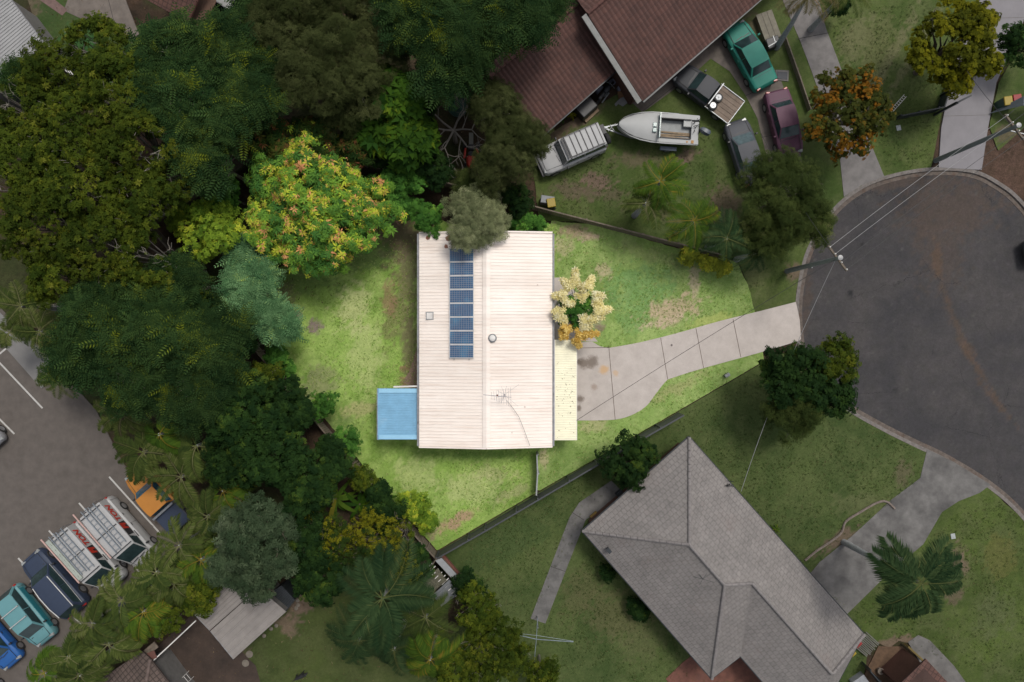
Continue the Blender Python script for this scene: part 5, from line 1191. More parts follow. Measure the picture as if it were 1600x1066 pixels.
wire(T1 - Vector((0, 0, .3)), W(1185, 200, 3.0) + Vector((0, 0, 0)), .5, 'thin cable from the left pole toward the parked cars')
wire(T2 - Vector((0, 0, .4)), W(1480, 60, 4.5), .3, 'thin cable above the upper part of the pale driveway')

# black dog on the dark lawn
def skin_fig(name, chain, mat, parent, edges=None, root=0, sub=2):
    me = bpy.data.meshes.new(name); me.from_pydata([c[0] for c in chain], edges, []); me.update()
    o = link(name, me, mat, parent); md = o.modifiers.new('s', 'SKIN')
    for i, c in enumerate(chain): me.skin_vertices[0].data[i].radius = c[1]
    me.skin_vertices[0].data[root].use_root = True; md.use_smooth_shade = True
    ss = o.modifiers.new('ss', 'SUBSURF'); ss.levels = sub; ss.render_levels = sub
    dg = bpy.context.evaluated_depsgraph_get(); m2 = bpy.data.meshes.new_from_object(o.evaluated_get(dg)); o.modifiers.clear(); o.data = m2; m2.name = name
    if not m2.materials: m2.materials.append(mat)
    return o
dog = empty('dog', at(473, 1052), 'black dog standing on the dark lawn near the bottom edge', 'dog', rz=R(28))
ch = [((-.30, 0, .48), (.11, .12)), ((-.1, 0, .49), (.12, .12)), ((.14, 0, .48), (.15, .16)), ((.28, 0, .53), (.11, .12)), ((.38, 0, .64), (.08, .09)), ((.46, .02, .70), (.085, .085)), ((.58, .05, .67), (.045, .045)), ((.64, .06, .66), (.035, .03)),
      ((-.40, 0, .50), (.04, .04)), ((-.55, -.03, .44), (.025, .025)), ((-.68, -.06, .40), (.015, .015))]
ed = [(0, 1), (1, 2), (2, 3), (3, 4), (4, 5), (5, 6), (6, 7), (0, 8), (8, 9), (9, 10)]
for s in (-1, 1):
    b = len(ch); ch += [((.2, s * .11, .36), (.055, .055)), ((.17, s * .12, .2), (.032, .032)), ((.2, s * .12, .03), (.03, .03)), ((.25, s * .12, .02), (.03, .02))]; ed += [(2, b), (b, b + 1), (b + 1, b + 2), (b + 2, b + 3)]
    b = len(ch); ch += [((-.26, s * .11, .34), (.07, .06)), ((-.36, s * .12, .2), (.032, .03)), ((-.30, s * .12, .03), (.026, .026)), ((-.24, s * .12, .02), (.03, .02))]; ed += [(0, b), (b, b + 1), (b + 1, b + 2), (b + 2, b + 3)]
    b = len(ch); ch += [((.44, s * .07 + .02, .78), (.03, .015)), ((.42, s * .13 + .02, .74), (.02, .012))]; ed += [(5, b), (b, b + 1)]
skin_fig('body', ch, simple('black_fur', (.012, .012, .013), .8), dog, ed)
# ------------------------------------------------------------------ trees and plants
def rotm(nrm, spin):
    """(n,3) normals -> (n,3,3) frames with columns x,y,z=nrm"""
    n = nrm / np.linalg.norm(nrm, axis=1, keepdims=True)
    ref = np.where(np.abs(n[:, 2:3]) > .9, np.array([[1., 0, 0]]), np.array([[0, 0, 1.]]))
    x = np.cross(ref, n); x /= np.linalg.norm(x, axis=1, keepdims=True); y = np.cross(n, x)
    c, s = np.cos(spin)[:, None], np.sin(spin)[:, None]
    X = x * c + y * s; Y = -x * s + y * c
    return np.stack([X, Y, n], -1)
def T_rosette(k, L, wd, droop=.35, seed=1):
    r = np.random.default_rng(seed); V = []; F = []
    for i in range(k):
        a = 2 * math.pi * i / k + r.uniform(-.25, .25); l = L * r.uniform(.7, 1.1); up = r.uniform(.0, .35)
        d = np.array([math.cos(a), math.sin(a), 0]); n = np.array([-d[1], d[0], 0]); z = np.array([0, 0, 1.])
        b = len(V); V += [d * l * .05, d * l * .5 + n * wd / 2 + z * l * up * .6, d * l + z * l * (up - droop) * .8, d * l * .5 - n * wd / 2 + z * l * up * .6]; F.append([b, b + 1, b + 2, b + 3])
    return np.array(V), np.array(F)
def T_pinnate(pairs, L, ll, lw, droop=.3):
    V = []; F = []
    for i in range(pairs):
        t = (i + .6) / pairs; x = L * t; z = -droop * L * t * t; l = ll * math.sin(math.pi * (.15 + .8 * t)) ** .6
        for s in (-1, 1):
            d = np.array([.45, s * .9, -.15]); d /= np.linalg.norm(d); p = np.array([x, 0, z]); n = np.array([.9, -s * .45, 0]) * lw / 2
            b = len(V); V += [p, p + d * l * .5 + n, p + d * l, p + d * l * .5 - n]; F.append([b, b + 1, b + 2, b + 3])
    return np.array(V), np.array(F)
def T_double(k, pairs, L, ll, lw, droop):
    V = []; F = []
    a, f = T_pinnate(pairs, L, ll, lw, droop)
    for i in range(k):
        an = 2 * math.pi * i / k + .3 * i; c, s = math.cos(an), math.sin(an); M = np.array([[c, -s, 0], [s, c, 0], [0, 0, 1]])
        F.append(f + len(V) * 0 + sum(len(v) for v in V)); V.append(a @ M.T)
    return np.concatenate(V), np.concatenate(F)
TEMPL = {
    'olive': (T_rosette(6, .19, .075, .3, 2), T_rosette(5, .15, .065, .2, 3)),
    'big': (T_rosette(7, .55, .25, .5, 4),),
    'fine': (T_rosette(7, .16, .028, .2, 5), T_rosette(6, .20, .026, .3, 6)),
    'dark': (T_rosette(6, .16, .075, .3, 7),),
    'mango': (T_rosette(8, .33, .085, .5, 8), T_rosette(7, .27, .08, .4, 9)),
    'fern': (T_double(3, 7, .72, .20, .055, .4), T_double(2, 8, .85, .22, .06, .35)),
    'sage': (T_rosette(6, .24, .07, .35, 10),),
    'gold': (T_rosette(7, .17, .08, .2, 11),),
    'plume': (T_rosette(6, .24, .062, .35, 12),),
}
LEAF = {
    'olive': leafmat('olive_leaves', (.022, .040, .004), (.066, .090, .008), (.105, .120, .010), (.14, .15, .02)),
    'oliveb': leafmat('lit_olive_leaves', (.07, .14, .014), (.23, .33, .03), (.38, .44, .035), (.48, .48, .05)),  # brightened olive copy, light on the plot put into the colour
    'fern': leafmat('feathery_leaves', (.012, .034, .010), (.038, .072, .018), (.078, .112, .016), (.14, .17, .012)),
    'fernb': leafmat('lit_teal_leaves', (.06, .15, .06), (.17, .31, .135), (.27, .42, .14), (.38, .47, .10)),  # brightened feathery copy for the plot, light painted in
    'tea': leafmat('grey_olive_leaves', (.028, .038, .010), (.066, .078, .026), (.088, .100, .036), (.11, .12, .05)),
    'teab': leafmat('lit_grey_olive_leaves', (.10, .12, .055), (.22, .24, .12), (.30, .32, .17), (.38, .39, .24)),  # brightened grey-olive copy for the plot, light painted in
    'teag': leafmat('soft_green_leaves', (.022, .036, .008), (.056, .076, .018), (.075, .092, .024), (.10, .11, .04)),
    'dark': leafmat('deep_green_leaves', (.008, .024, .006), (.022, .05, .010), (.035, .07, .012), (.06, .09, .012)),
    'darkb': leafmat('lit_green_leaves', (.03, .09, .015), (.08, .20, .03), (.13, .28, .04), (.2, .34, .05)),  # brightened green copy for the plot's shrubs, light painted in
    'lime': leafmat('broad_lime_leaves', (.015, .045, .006), (.042, .095, .008), (.07, .125, .008), (.10, .14, .01)),
    'mango': leafmat('mango_leaves', (.05, .14, .028), (.18, .34, .04), (.50, .56, .045), (.66, .30, .14)),  # own yellow and orange flush, raised further to paint in light on the plot
    'mangod': leafmat('dark_mango_leaves', (.010, .03, .006), (.03, .055, .01), (.06, .07, .012), (.13, .05, .022)),
    'sage': leafmat('sage_leaves', (.03, .052, .024), (.068, .098, .050), (.09, .12, .065), (.11, .14, .08)),
    'gold': leafmat('golden_leaves', (.05, .06, .004), (.145, .145, .006), (.20, .185, .008), (.24, .21, .012)),
    'orange': leafmat('orange_blossom_leaves', (.03, .04, .008), (.06, .065, .010), (.15, .075, .008), (.24, .10, .01)),
    'yflower': leafmat('yellow_flower_leaves', (.014, .034, .006), (.036, .058, .008), (.11, .12, .008), (.19, .18, .01)),
    'palm': leafmat('palm_leaves', (.024, .042, .010), (.060, .082, .018), (.095, .115, .030), (.13, .13, .06)),
    'palmd': leafmat('dark_palm_leaves', (.010, .028, .010), (.028, .052, .018), (.042, .068, .024), (.08, .09, .03)),
    'palmy': leafmat('light_palm_leaves', (.03, .065, .008), (.06, .11, .012), (.10, .13, .012), (.18, .14, .02)),
    'palmbr': leafmat('brown_palm_leaves', (.04, .035, .015), (.08, .07, .03), (.10, .075, .035), (.15, .09, .04)),
    'croton': leafmat('croton_leaves', (.12, .15, .02), (.30, .33, .03), (.5, .46, .05), (.5, .2, .05)),
    'cream': leafmat('cream_plume', (.60, .52, .18), (.82, .74, .38), (.88, .81, .48), (.90, .86, .62), trans=.3),
    'amber': leafmat('amber_plume', (.48, .28, .05), (.62, .42, .10), (.70, .52, .16), (.75, .6, .22), trans=.3),
}
M_bark = simple('bark', (.10, .08, .06), .9, var=.35, scale=6); M_bark2 = simple('pale_bark', (.19, .17, .145), .9, var=.25, scale=6)
M_redbark = simple('reddish_bark', (.12, .06, .045), .9, var=.3, scale=6)

def scatter(tmpls, P, N, S, tint, spin=None):
    n = len(P); spin = rng.uniform(0, 2 * math.pi, n) if spin is None else spin
    Rm = rotm(N, spin); which = rng.integers(0, len(tmpls), n); Vs = []; Fs = []; Ts = []; off = 0
    for k, (tv, tf) in enumerate(tmpls):
        s = np.where(which == k)[0]
        if len(s) == 0: continue
        v = np.einsum('nij,vj->nvi', Rm[s], tv) * S[s][:, None, None] + P[s][:, None, :]
        f = tf[None] + (np.arange(len(s)) * len(tv))[:, None, None] + off
        t = np.repeat(tint[s], len(tf)) + rng.normal(0, .07, len(s) * len(tf))
        Vs.append(v.reshape(-1, 3)); Fs.append(f.reshape(-1, tf.shape[1])); Ts.append(t); off += len(s) * len(tv)
    return np.concatenate(Vs), np.concatenate(Fs), np.clip(np.concatenate(Ts), 0, 1)

KIND = {  # template, leaf material, sprigs per m2 of lobe surface, lobe size/R, number of lobes, flatness, bright-lobe chance
    'olive': ('olive', 'olive', 46, .24, 34, .70, .35), 'oliveb': ('olive', 'oliveb', 50, .26, 26, .65, .35),
    'fern': ('fern', 'fern', 8.5, .23, 34, .66, .3), 'fernb': ('fern', 'fernb', 6.5, .25, 20, .5, .25),
    'tea': ('fine', 'tea', 105, .36, 20, .78, .1), 'teab': ('fine', 'teab', 125, .38, 16, .75, .1), 'teag': ('fine', 'teag', 95, .30, 26, .6, .2),
    'dark': ('dark', 'dark', 62, .30, 22, .6, .15), 'darkb': ('dark', 'darkb', 66, .32, 14, .7, .2),
    'lime': ('big', 'lime', 8, .34, 14, .6, .3), 'mango': ('mango', 'mango', 24, .20, 60, .62, .2), 'mangod': ('mango', 'mangod', 24, .3, 16, .6, .2),
    'sage': ('sage', 'sage', 42, .26, 30, .6, .2), 'gold': ('gold', 'gold', 80, .22, 34, .62, .3), 'orange': ('gold', 'orange', 50, .22, 34, .6, .35), 'yflower': ('olive', 'yflower', 34, .2, 34, .45, .35),
    'croton': ('olive', 'croton', 40, .4, 8, .6, .3),
}
SUBR = {'tea': .75, 'teab': .7, 'mango': .9, 'gold': .8, 'fern': 1.1}
def crown(kind, R_, seed, gap=0.0):
    tk, lm, dens, lr, nl, flat, hi = KIND[kind]; r = np.random.default_rng(seed)
    # lobe centres on a flattened dome
    C_ = []; 
    for i in range(nl):
        for _ in range(30):
            a = r.uniform(0, 2 * math.pi); u = math.sqrt(r.uniform(0, 1)); 
            rad = (1 - lr * .75) * u * (1 + .13 * math.sin(3 * a + seed) + .09 * math.sin(5 * a + seed * 2))
            p = np.array([rad * math.cos(a), rad * math.sin(a), flat * math.sqrt(max(0, 1 - u * u * .92)) * r.uniform(.8, 1.05)])
            if all(np.linalg.norm(p - q) > lr * .62 for q in C_): break
        C_.append(p)
    for i in range(nl // 3):   # lower ring
        a = r.uniform(0, 2 * math.pi); C_.append(np.array([.62 * math.cos(a), .62 * math.sin(a), -.02]))
    P = []; N = []; T = []; S = []
    ctr = np.array([0, 0, -.15 * R_])
    for c in C_:
        rl = lr * r.uniform(.7, 1.25) * R_; zo = r.uniform(-.10, .14) * R_
        rs = max(.24, min(.62, rl * .42)) * SUBR.get(kind, 1.0)              # a lobe is made of smaller leaf clumps
        ns = max(3, int(2.3 * (rl / rs) ** 2)); lt = r.uniform(.05, .42) + (.30 if r.uniform() < hi else 0)
        for j in range(ns):
            d = r.normal(size=3); d[2] = abs(d[2]) * 1.1 - .15 * r.uniform(); d /= np.linalg.norm(d)
            cc = c * R_ + np.array([0, 0, zo]) + d * rl * r.uniform(.6, 1.15) * np.array([1, 1, .8])
            n = max(4, int(dens * 2.1 * rs * rs * r.uniform(.8, 1.25)))
            e = r.normal(size=(n, 3)); e[:, 2] = np.abs(e[:, 2]) - .25; e /= np.linalg.norm(e, axis=1, keepdims=True)
            p = cc + e * rs * r.uniform(.45, 1.15, n)[:, None] * np.array([1, 1, .75])
            P.append(p); N.append(e * .8 + d * .25 + np.array([0, 0, .7]) + r.normal(0, .25, (n, 3)))
            tt_ = np.clip(lt + r.normal(0, .15) + r.normal(0, .10, n), 0, .92)
            if kind in ('mango', 'mangod'):      # young leaves come in flushes, a whole clump at once
                u_ = r.uniform()
                if u_ < .05: tt_ = np.where(r.uniform(size=n) < .75, 1.0, tt_)
                elif u_ < .42: tt_ = np.where(r.uniform(size=n) < .7, r.uniform(.74, .86, n), tt_)
            T.append(tt_); S.append(r.uniform(.5, 1.35, n) * r.uniform(.85, 1.15))
    P = np.concatenate(P); N = np.concatenate(N); T = np.concatenate(T); S = np.concatenate(S)
    if kind in ('orange', 'yflower'):
        fl = fbm(P[:, 0] * .9 + seed, P[:, 1] * .9, seed, 3); m = (fl > .53) & (r.uniform(size=len(P)) < .8); T[m] = r.uniform(.75, 1, m.sum()); S[m] *= .8
    if gap:
        fl = fbm(P[:, 0] * .8 + 9, P[:, 1] * .8, seed + 3, 3); k = fl > gap; P, N, T, S = P[k], N[k], T[k], S[k]
    V, F, t = scatter(TEMPL[tk], P, N, S, T)
    return fast_mesh('crown', V, F, tint=t), [c * R_ for c in C_]
def trunk_mb(h, R_, lobes, r0, seed, lean=(0, 0)):
    r = random.Random(seed); m = MB(); f = Vector((lean[0], lean[1], h * .55))
    m.tube([(0, 0, -.05), (lean[0] * .4, lean[1] * .4, h * .28), tuple(f)], [r0, r0 * .8, r0 * .65], 8)
    for c in r.sample(lobes, min(len(lobes), 18)):
        e_ = Vector((c[0], c[1], h + c[2] * .9)); mid = f.lerp(e_, .5) + Vector((r.uniform(-.2, .2), r.uniform(-.2, .2), .1 * R_))
        m.tube([f, mid, e_], [r0 * .5, r0 * .32, r0 * .1], 6)
        for _ in range(3):      # twigs that show between the leaf clumps
            g_ = Vector((r.uniform(-1, 1), r.uniform(-1, 1), r.uniform(.2, 1.0))).normalized() * R_ * .26; m.tube([e_, e_ + g_ * .5 + Vector((r.uniform(-.1, .1), r.uniform(-.1, .1), 0)), e_ + g_], [r0 * .14, r0 * .09, .01], 5)
    return m
cache = {}
def tree(kind, px, py, rpx, ztop, label, group=None, gap=0.0, bark=None, nm=None, squash=None, cat='tree'):
    flat = KIND[kind][5]; zc = ztop * .62
    R_ = rpx * 1.1 / 23. * (H - ztop * .8) / H
    hbase = max(.3, ztop - R_ * flat * 1.25)
    q = W(px, py, hbase + R_ * flat * .5)
    names = {'olive': 'broadleaf_tree', 'oliveb': 'broadleaf_tree', 'fern': 'feathery_tree', 'fernb': 'feathery_tree', 'tea': 'fine_leaved_tree', 'teab': 'fine_leaved_tree', 'teag': 'fine_leaved_tree', 'dark': 'dense_tree', 'darkb': 'shrub', 'lime': 'large_leaved_tree', 'mango': 'mango_tree', 'mangod': 'shrub', 'sage': 'sage_leaved_tree', 'gold': 'golden_tree', 'orange': 'flowering_tree', 'yflower': 'flowering_shrub', 'croton': 'croton_shrub'}
    nm = nm or names[kind]
    if ztop < 3.2 and 'tree' in nm: nm = 'shrub'
    if ztop < 3.6 and cat == 'tree': cat = 'shrub'
    b = round(R_ / .35) * .35; v = len([1 for k in cache if k[0] == kind and k[1] == b and k[3] == gap]) 
    key = (kind, b, v % 2 if v < 2 else int(rng.integers(0, 2)), gap)
    seed = abs(hash((kind, round(b * 100)))) % 1000 if False else (sum(map(ord, kind)) * 7 + int(b * 100) + key[2] * 31) % 9973
    if key not in cache: cache[key] = crown(kind, b, seed, gap)
    me, lobes = cache[key]
    r = empty(nm, (q.x, q.y, 0), label, cat, group, rz=rng.uniform(0, 6.28))
    s = R_ / b
    mt = LEAF[KIND[kind][1]]
    o = link('crown', me, mt, r); o.location = (0, 0, hbase); o.scale = (s, s, s * (squash or 1))
    t = trunk_mb(hbase, R_, [c * s for c in lobes], max(.05, R_ * .07), seed)
    t.build('trunk', bark or (M_bark2 if kind in ('olive', 'fern', 'orange', 'tea') else M_bark), r, smooth=True, local=True)
    return r
G = 'trees of the dense grove on the left'
for a in [
    ('olive', 158, 72, 48, 8.2, 'yellow-green tree reaching over the pale paved yard at the top left'),
    ('olive', 92, 118, 54, 8.0, 'yellow-green tree right next to the slim white rails'),
    ('olive', 188, 135, 56, 9.2, 'tall yellow-green tree just below the tip of the pale paved yard'),
    ('olive', 30, 172, 50, 8.0, 'yellow-green tree at the left frame edge below the dark slate-blue roof'),
    ('olive', 108, 205, 62, 9.6, 'broad yellow-green tree in the upper middle of the left grove'),
    ('olive', 205, 222, 60, 9.6, 'tallest yellow-green tree between the grove middle and the feathery trees'),
    ('olive', 30, 262, 58, 9.0, 'yellow-green tree on the left frame edge, level with the plot top corner'),
    ('olive', 125, 295, 64, 9.8, 'round yellow-green tree in the very centre of the left grove'),
    ('olive', 212, 312, 56, 9.0, 'yellow-green tree left of the plot corner fence'),
    ('olive', 62, 352, 60, 9.2, 'yellow-green tree left of the grove centre, above the grey pygmy palms'),
    ('olive', 152, 385, 60, 9.2, 'yellow-green tree above the blue-green feathery tree of the left grove'),
    ('olive', 228, 405, 50, 8.6, 'yellow-green tree leaning on the lower left plot fence near its top corner'),
    ('olive', 85, 435, 44, 8.2, 'smaller yellow-green tree just above the grey-leaved palms at the left edge'),
    ('fern', 268, 92, 54, 8.8, 'feathery blue-green tree under the red-brown roof corner'),
    ('fern', 345, 80, 50, 8.6, 'feathery tree below the light grey shed'),
    ('fern', 300, 168, 58, 9.2, 'large feathery tree in the middle of the upper left grove edge'),
    ('fern', 372, 158, 50, 8.6, 'feathery tree touching the big grey-olive dome from the left'),
    ('fern', 322, 245, 46, 8.2, 'feathery tree just outside the top left plot fence'),
    ('fern', 395, 30, 34, 7.4, 'narrow feathery tree between the light grey shed and the olive scrub'),
    ('fern', 170, 492, 60, 8.4, 'feathery blue-green tree beside the grey-leaved palms on the left'),
    ('fern', 118, 555, 44, 7.6, 'feathery tree over the end of the footpath strip'),
    ('fern', 255, 505, 60, 8.6, 'broad feathery tree left of the plot fence, level with the solar panels'),
    ('fern', 330, 540, 52, 8.2, 'feathery tree hard against the plot fence, level with the solar panel bottom'),
    ('fern', 210, 590, 56, 8.0, 'feathery tree above the upper car park palms'),
    ('fern', 300, 610, 56, 8.0, 'feathery tree in the lower left grove, above the dark dense pair'),
    ('fern', 272, 440, 34, 7.6, 'small feathery tree wedged between two yellow-green ones at the plot fence'),
    ('fern', 30, 120, 22, 6.0, 'small feathery tree top peeking over the dark slate-blue roof'),
    ('mangod', 415, 205, 36, 6.0, 'dark orange-tipped shrub just outside the plot top corner'),
    ('mangod', 490, 215, 34, 5.5, 'dark orange-tipped shrub under the big grey-olive dome'),
    ('mangod', 550, 232, 30, 5.0, 'dark orange-tipped shrub right of the plot top corner, by the broad lime leaves'),
    ('dark', 375, 648, 50, 7.0, 'dense dark green tree beyond the lower left plot fence, level with the blue awning'),
    ('dark', 425, 705, 52, 7.0, 'dense dark green tree beyond the plot fence, below the awning level'),
    ('dark', 365, 715, 44, 6.4, 'dense dark green tree between the palms and its taller twin'),
    ('dark', 480, 755, 48, 6.6, 'dense dark green tree above the strappy banana clump'),
    ('dark', 430, 620, 30, 4.6, 'smaller dark green tree squeezed along the lower left plot fence'),
    ('dark', 470, 850, 42, 5.6, 'dense dark green tree right of the pale sage tree'),
    ('dark', 500, 905, 40, 5.0, 'dark green tree between the pale sage tree and the big dark palm'),
    ('dark', 645, 880, 28, 4.0, 'dark shrub left of the derelict grey shed'),
    ('dark', 284, 438, 16, 4.4, 'dark shrub leaning on the lower left plot fence, first below its top corner'),
    ('fern', 330, 488, 18, 5.0, 'small feathery tree leaning on the lower left plot fence level with the roof top'),
    ('dark', 377, 538, 18, 4.4, 'dark shrub leaning on the lower left plot fence, level with the roof vent'),
    ('olive', 417, 584, 18, 4.4, 'yellow-green shrub leaning on the lower left plot fence, level with the awning top'),
    ('dark', 470, 646, 18, 4.2, 'dark shrub leaning on the lower left plot fence, level with the awning centre'),
    ('dark', 512, 698, 16, 3.8, 'dark shrub leaning on the lower left plot fence, level with the lower gable'),
    ('olive', 630, 832, 20, 3.4, 'yellow-green shrub outside the fence right at the bottom plot corner'),
    ('dark', 610, 242, 26, 3.8, 'dark shrub on the top plot fence below the star-shaped lime plant'),
    ('darkb', 650, 285, 16, 3.4, 'green shrub on the top plot fence between mango tree and grey-olive tree'),
    ('teag', 735, 295, 26, 4.0, 'soft green shrub on the top plot fence above the solar panels'),
    ('dark', 810, 312, 22, 3.4, 'dark shrub on the top plot fence beside the yellow lidded bin'),
    ('dark', 455, 612, 20, 3.8, 'small dark shrub against the plot fence between the two awning-level shrubs'),
    ('olive', 568, 748, 20, 3.4, 'small yellow-green shrub against the plot fence above the strappy clumps'),
    ('dark', 590, 772, 18, 3.2, 'small dark shrub against the plot fence right beside the strappy clumps'),
    ('fern', 428, 108, 34, 7.4, 'feathery tree wedged between the big grey-olive dome and the upper left grove'),
    ('fern', 250, 150, 34, 8.8, 'feathery tree between the tall yellow-green tree and the large feathery one'),
    ('olive', 268, 285, 42, 7.6, 'yellow-green tree just outside the top left plot fence, nearest the plot tip'),
    ('olive', 268, 350, 0.1, 0, None),
    ('olive', 70, 250, 40, 9.4, 'yellow-green tree between the frame-edge tree and the broad upper middle one'),
    ('olive', 290, 470, 30, 7.0, 'yellow-green tree among the feathery ones at the plot fence'),
    ('fern', 350, 600, 34, 6.6, 'feathery tree hard against the plot fence, level with the blue awning top'),
    ('dark', 445, 660, 30, 5.2, 'dark tree hard against the plot fence, level with the blue awning bottom'),
    ('dark', 520, 720, 26, 4.2, 'low dark tree beside the plot fence just above the banana-like clump'),
    ('dark', 600, 805, 26, 3.6, 'dark shrub outside the plot fence right of the strappy clumps'),
    ('dark', 385, 250, 0.1, 0, None)]:
    if a[5]: tree(*a, group=G, gap=.40 if a[0] in ('olive', 'fern') else .0)
for a in [
    ('sage', 405, 832, 56, 7.0, 'pale sage green tree leaning over the metal garage'),
    ('sage', 400, 890, 46, 6.2, 'lower sage green tree overhanging the metal garage edge'),
    ('sage', 345, 885, 26, 5.2, 'small sage green tree at the top corner of the metal garage'),
    ('yflower', 585, 845, 52, 5.2, 'dark shrub dotted with yellow flower heads, just outside the bottom plot corner'),
    ('yflower', 620, 890, 34, 4.6, 'smaller yellow-flowered shrub below the bottom plot corner'),
    ('yflower', 528, 850, 38, 5.0, 'sparse yellow-flowered shrub left of the brighter one'),
    ('yflower', 480, 800, 30, 4.6, 'yellowish shrub under the dense dark tree near the sage tree'),
    ('tea', 518, 112, 80, 8.6, 'big round grey-olive dome tree at the top'),
    ('tea', 440, 30, 54, 8.0, 'grey-olive tree at the top edge above the big dome tree'),
    ('tea', 520, 12, 52, 8.0, 'grey-olive tree cut by the top frame edge, directly over the big dome'),
    ('tea', 615, 62, 42, 7.4, 'dark grey-olive tree right of the big dome'),
    ('tea', 772, 168, 40, 6.6, 'grey-olive tree touching the left tip of the red-brown roof'),
    ('tea', 810, 225, 46, 6.6, 'grey-olive tree overhanging the bonnet of the white four wheel drive'),
    ('tea', 770, 265, 34, 5.6, 'low grey-olive tree just above the plot fence near the white four wheel drive'),
    ('fern', 640, 18, 46, 9.0, 'bright tipped feathery tree at the top edge, left of the roof'),
    ('fern', 715, 45, 58, 9.4, 'big feathery tree spreading at the top beside the red-brown roof'),
    ('fern', 790, 20, 56, 9.4, 'feathery tree whose fronds overlap the red-brown roof'),
    ('fern', 700, 100, 46, 8.4, 'feathery tree above the green canopy'),
    ('fern', 850, 5, 30, 8.0, 'feathery tree top on the red-brown roof at the frame edge'),
    ('lime', 620, 150, 34, 6.4, 'broad-leaved lime green plant right of the big dome tree'),
    ('lime', 632, 215, 36, 5.6, 'star-shaped broad-leaved lime plant above the top plot fence'),
    ('lime', 590, 205, 30, 5.2, 'broad-leaved lime plant between the orange-tipped shrub and its star-shaped neighbour'),
    ('dark', 655, 165, 26, 4.4, 'dark shrub beside the green canopy'),
    ('dark', 680, 265, 26, 3.8, 'dark shrub under the bare branches by the plot fence'),
    ('dark', 560, 175, 28, 4.4, 'dark green tree at the foot of the big dome tree'),
    ('orange', 1322, 178, 66, 5.2, 'orange blossomed tree over the grey driveway'),
    ('gold', 1494, 72, 66, 5.6, 'golden yellow round tree beside the pale driveway'),
    ('teag', 1225, 308, 66, 5.8, 'soft grey-green tree spreading over the charcoal coupe'),
    ('teag', 1200, 368, 38, 4.6, 'lower soft green tree below the one over the coupe'),
    ('teag', 1268, 345, 34, 4.8, 'soft green tree at the kerb of the turning circle'),
    ('dark', 1240, 582, 48, 5.4, 'dark green kerbside tree right of the driveway mouth'),
    ('olive', 1306, 562, 34, 5.4, 'yellow-tinted crown overhanging the asphalt right of the dark kerbside tree'),
    ('dark', 1300, 615, 36, 5.0, 'dark green crown over the kerb below the yellow-tinted one'),
    ('teag', 1240, 640, 44, 4.6, 'thin olive green tree over the dark lawn under the kerbside tree'),
    ('dark', 985, 722, 38, 3.6, 'round dark shrub between the plot fence and the grey tiled roof'),
    ('olive', 745, 955, 36, 4.6, 'yellowish shrub below the derelict shed'),
    ('olive', 770, 1020, 54, 5.6, 'large yellowish bush at the bottom edge left of the clothes hoist'),
    ('olive', 715, 1050, 34, 5.0, 'yellowish bush at the bottom edge beside the light palm'),
    ('olive', 845, 1055, 26, 3.4, 'small yellow-green bush under the clothes hoist'),
    ('olive', 305, 925, 34, 4.6, 'yellow-green shrub between the car park palms and the metal garage'),
    ('olive', 255, 965, 30, 4.4, 'yellow-green shrub above the white patio rail'),
    ('dark', 730, 915, 22, 3.0, 'dark shrub at the lower right side of the derelict shed'),
    ('dark', 948, 895, 12, 1.0, 'low green plant tucked against the wall of the grey house, upper one'),
    ('dark', 1000, 950, 16, 1.2, 'low green plant tucked against the wall of the grey house, lower one'),
    ('dark', 1600, 70, 34, 3.2, 'dark hedge shrub at the right frame edge beside the pale driveway'),
    ('dark', 1310, 8, 14, 2.0, 'small dark shrub at the top edge right of the grey driveway'),
    ('dark', 1000, 385, 0.1, 0, None)]:
    if a[5]: tree(*a)
# inside the plot
tree('mango', 495, 322, 106, 6.4, 'large round mango tree with yellow and orange new leaves, the brightest tree', bark=M_redbark)
tree('oliveb', 332, 362, 48, 5.8, 'yellow-green tree inside the left corner of the bright plot')
tree('oliveb', 285, 348, 24, 4.6, 'small yellow-green tree at the very left tip of the bright plot')
tree('darkb', 345, 300, 28, 4.4, 'green shrub inside the top left plot fence beside the mango tree')
tree('fernb', 398, 462, 46, 5.2, 'blue-green feathery tree inside the lower left plot fence', bark=M_bark2, gap=.33)
tree('fernb', 428, 500, 30, 4.6, 'lower blue-green feathery crown reaching onto the lawn', bark=M_bark2, gap=.33)
tree('fernb', 380, 400, 26, 4.6, 'small blue-green feathery crown between the mango tree and the plot fence', bark=M_bark2)
tree('darkb', 612, 290, 26, 3.8, 'bright green shrub just right of the mango tree, nearest the top plot fence')
tree('darkb', 622, 322, 24, 3.4, 'green shrub right of the mango tree')
tree('darkb', 668, 338, 24, 3.6, 'bright green shrub above the top left corner of the cream roof')
tree('teab', 742, 342, 46, 5.6, 'pale grey-olive tree overhanging the upper end of the cream roof and its panels', squash=.8)
tree('darkb', 815, 345, 22, 2.6, 'low green shrub above the top right part of the cream roof')
tree('darkb', 838, 352, 14, 1.8, 'tiny green shrub at the top right corner of the cream roof')
tree('darkb', 503, 632, 20, 2.8, 'green shrub against the lower left fence, left of the blue awning')
tree('darkb', 432, 555, 16, 2.6, 'green shrub against the lower left fence, near the feathery tree')
tree('darkb', 540, 688, 22, 2.8, 'green shrub against the lower left fence, below the blue awning')
tree('darkb', 448, 578, 12, 1.8, 'small green shrub beside the fence just below the one near the feathery tree')
tree('oliveb', 645, 790, 24, 2.6, 'yellow flowered shrub near the bottom corner of the bright plot')
tree('oliveb', 668, 815, 14, 1.8, 'small yellow-green shrub tucked in the bottom corner of the bright plot')
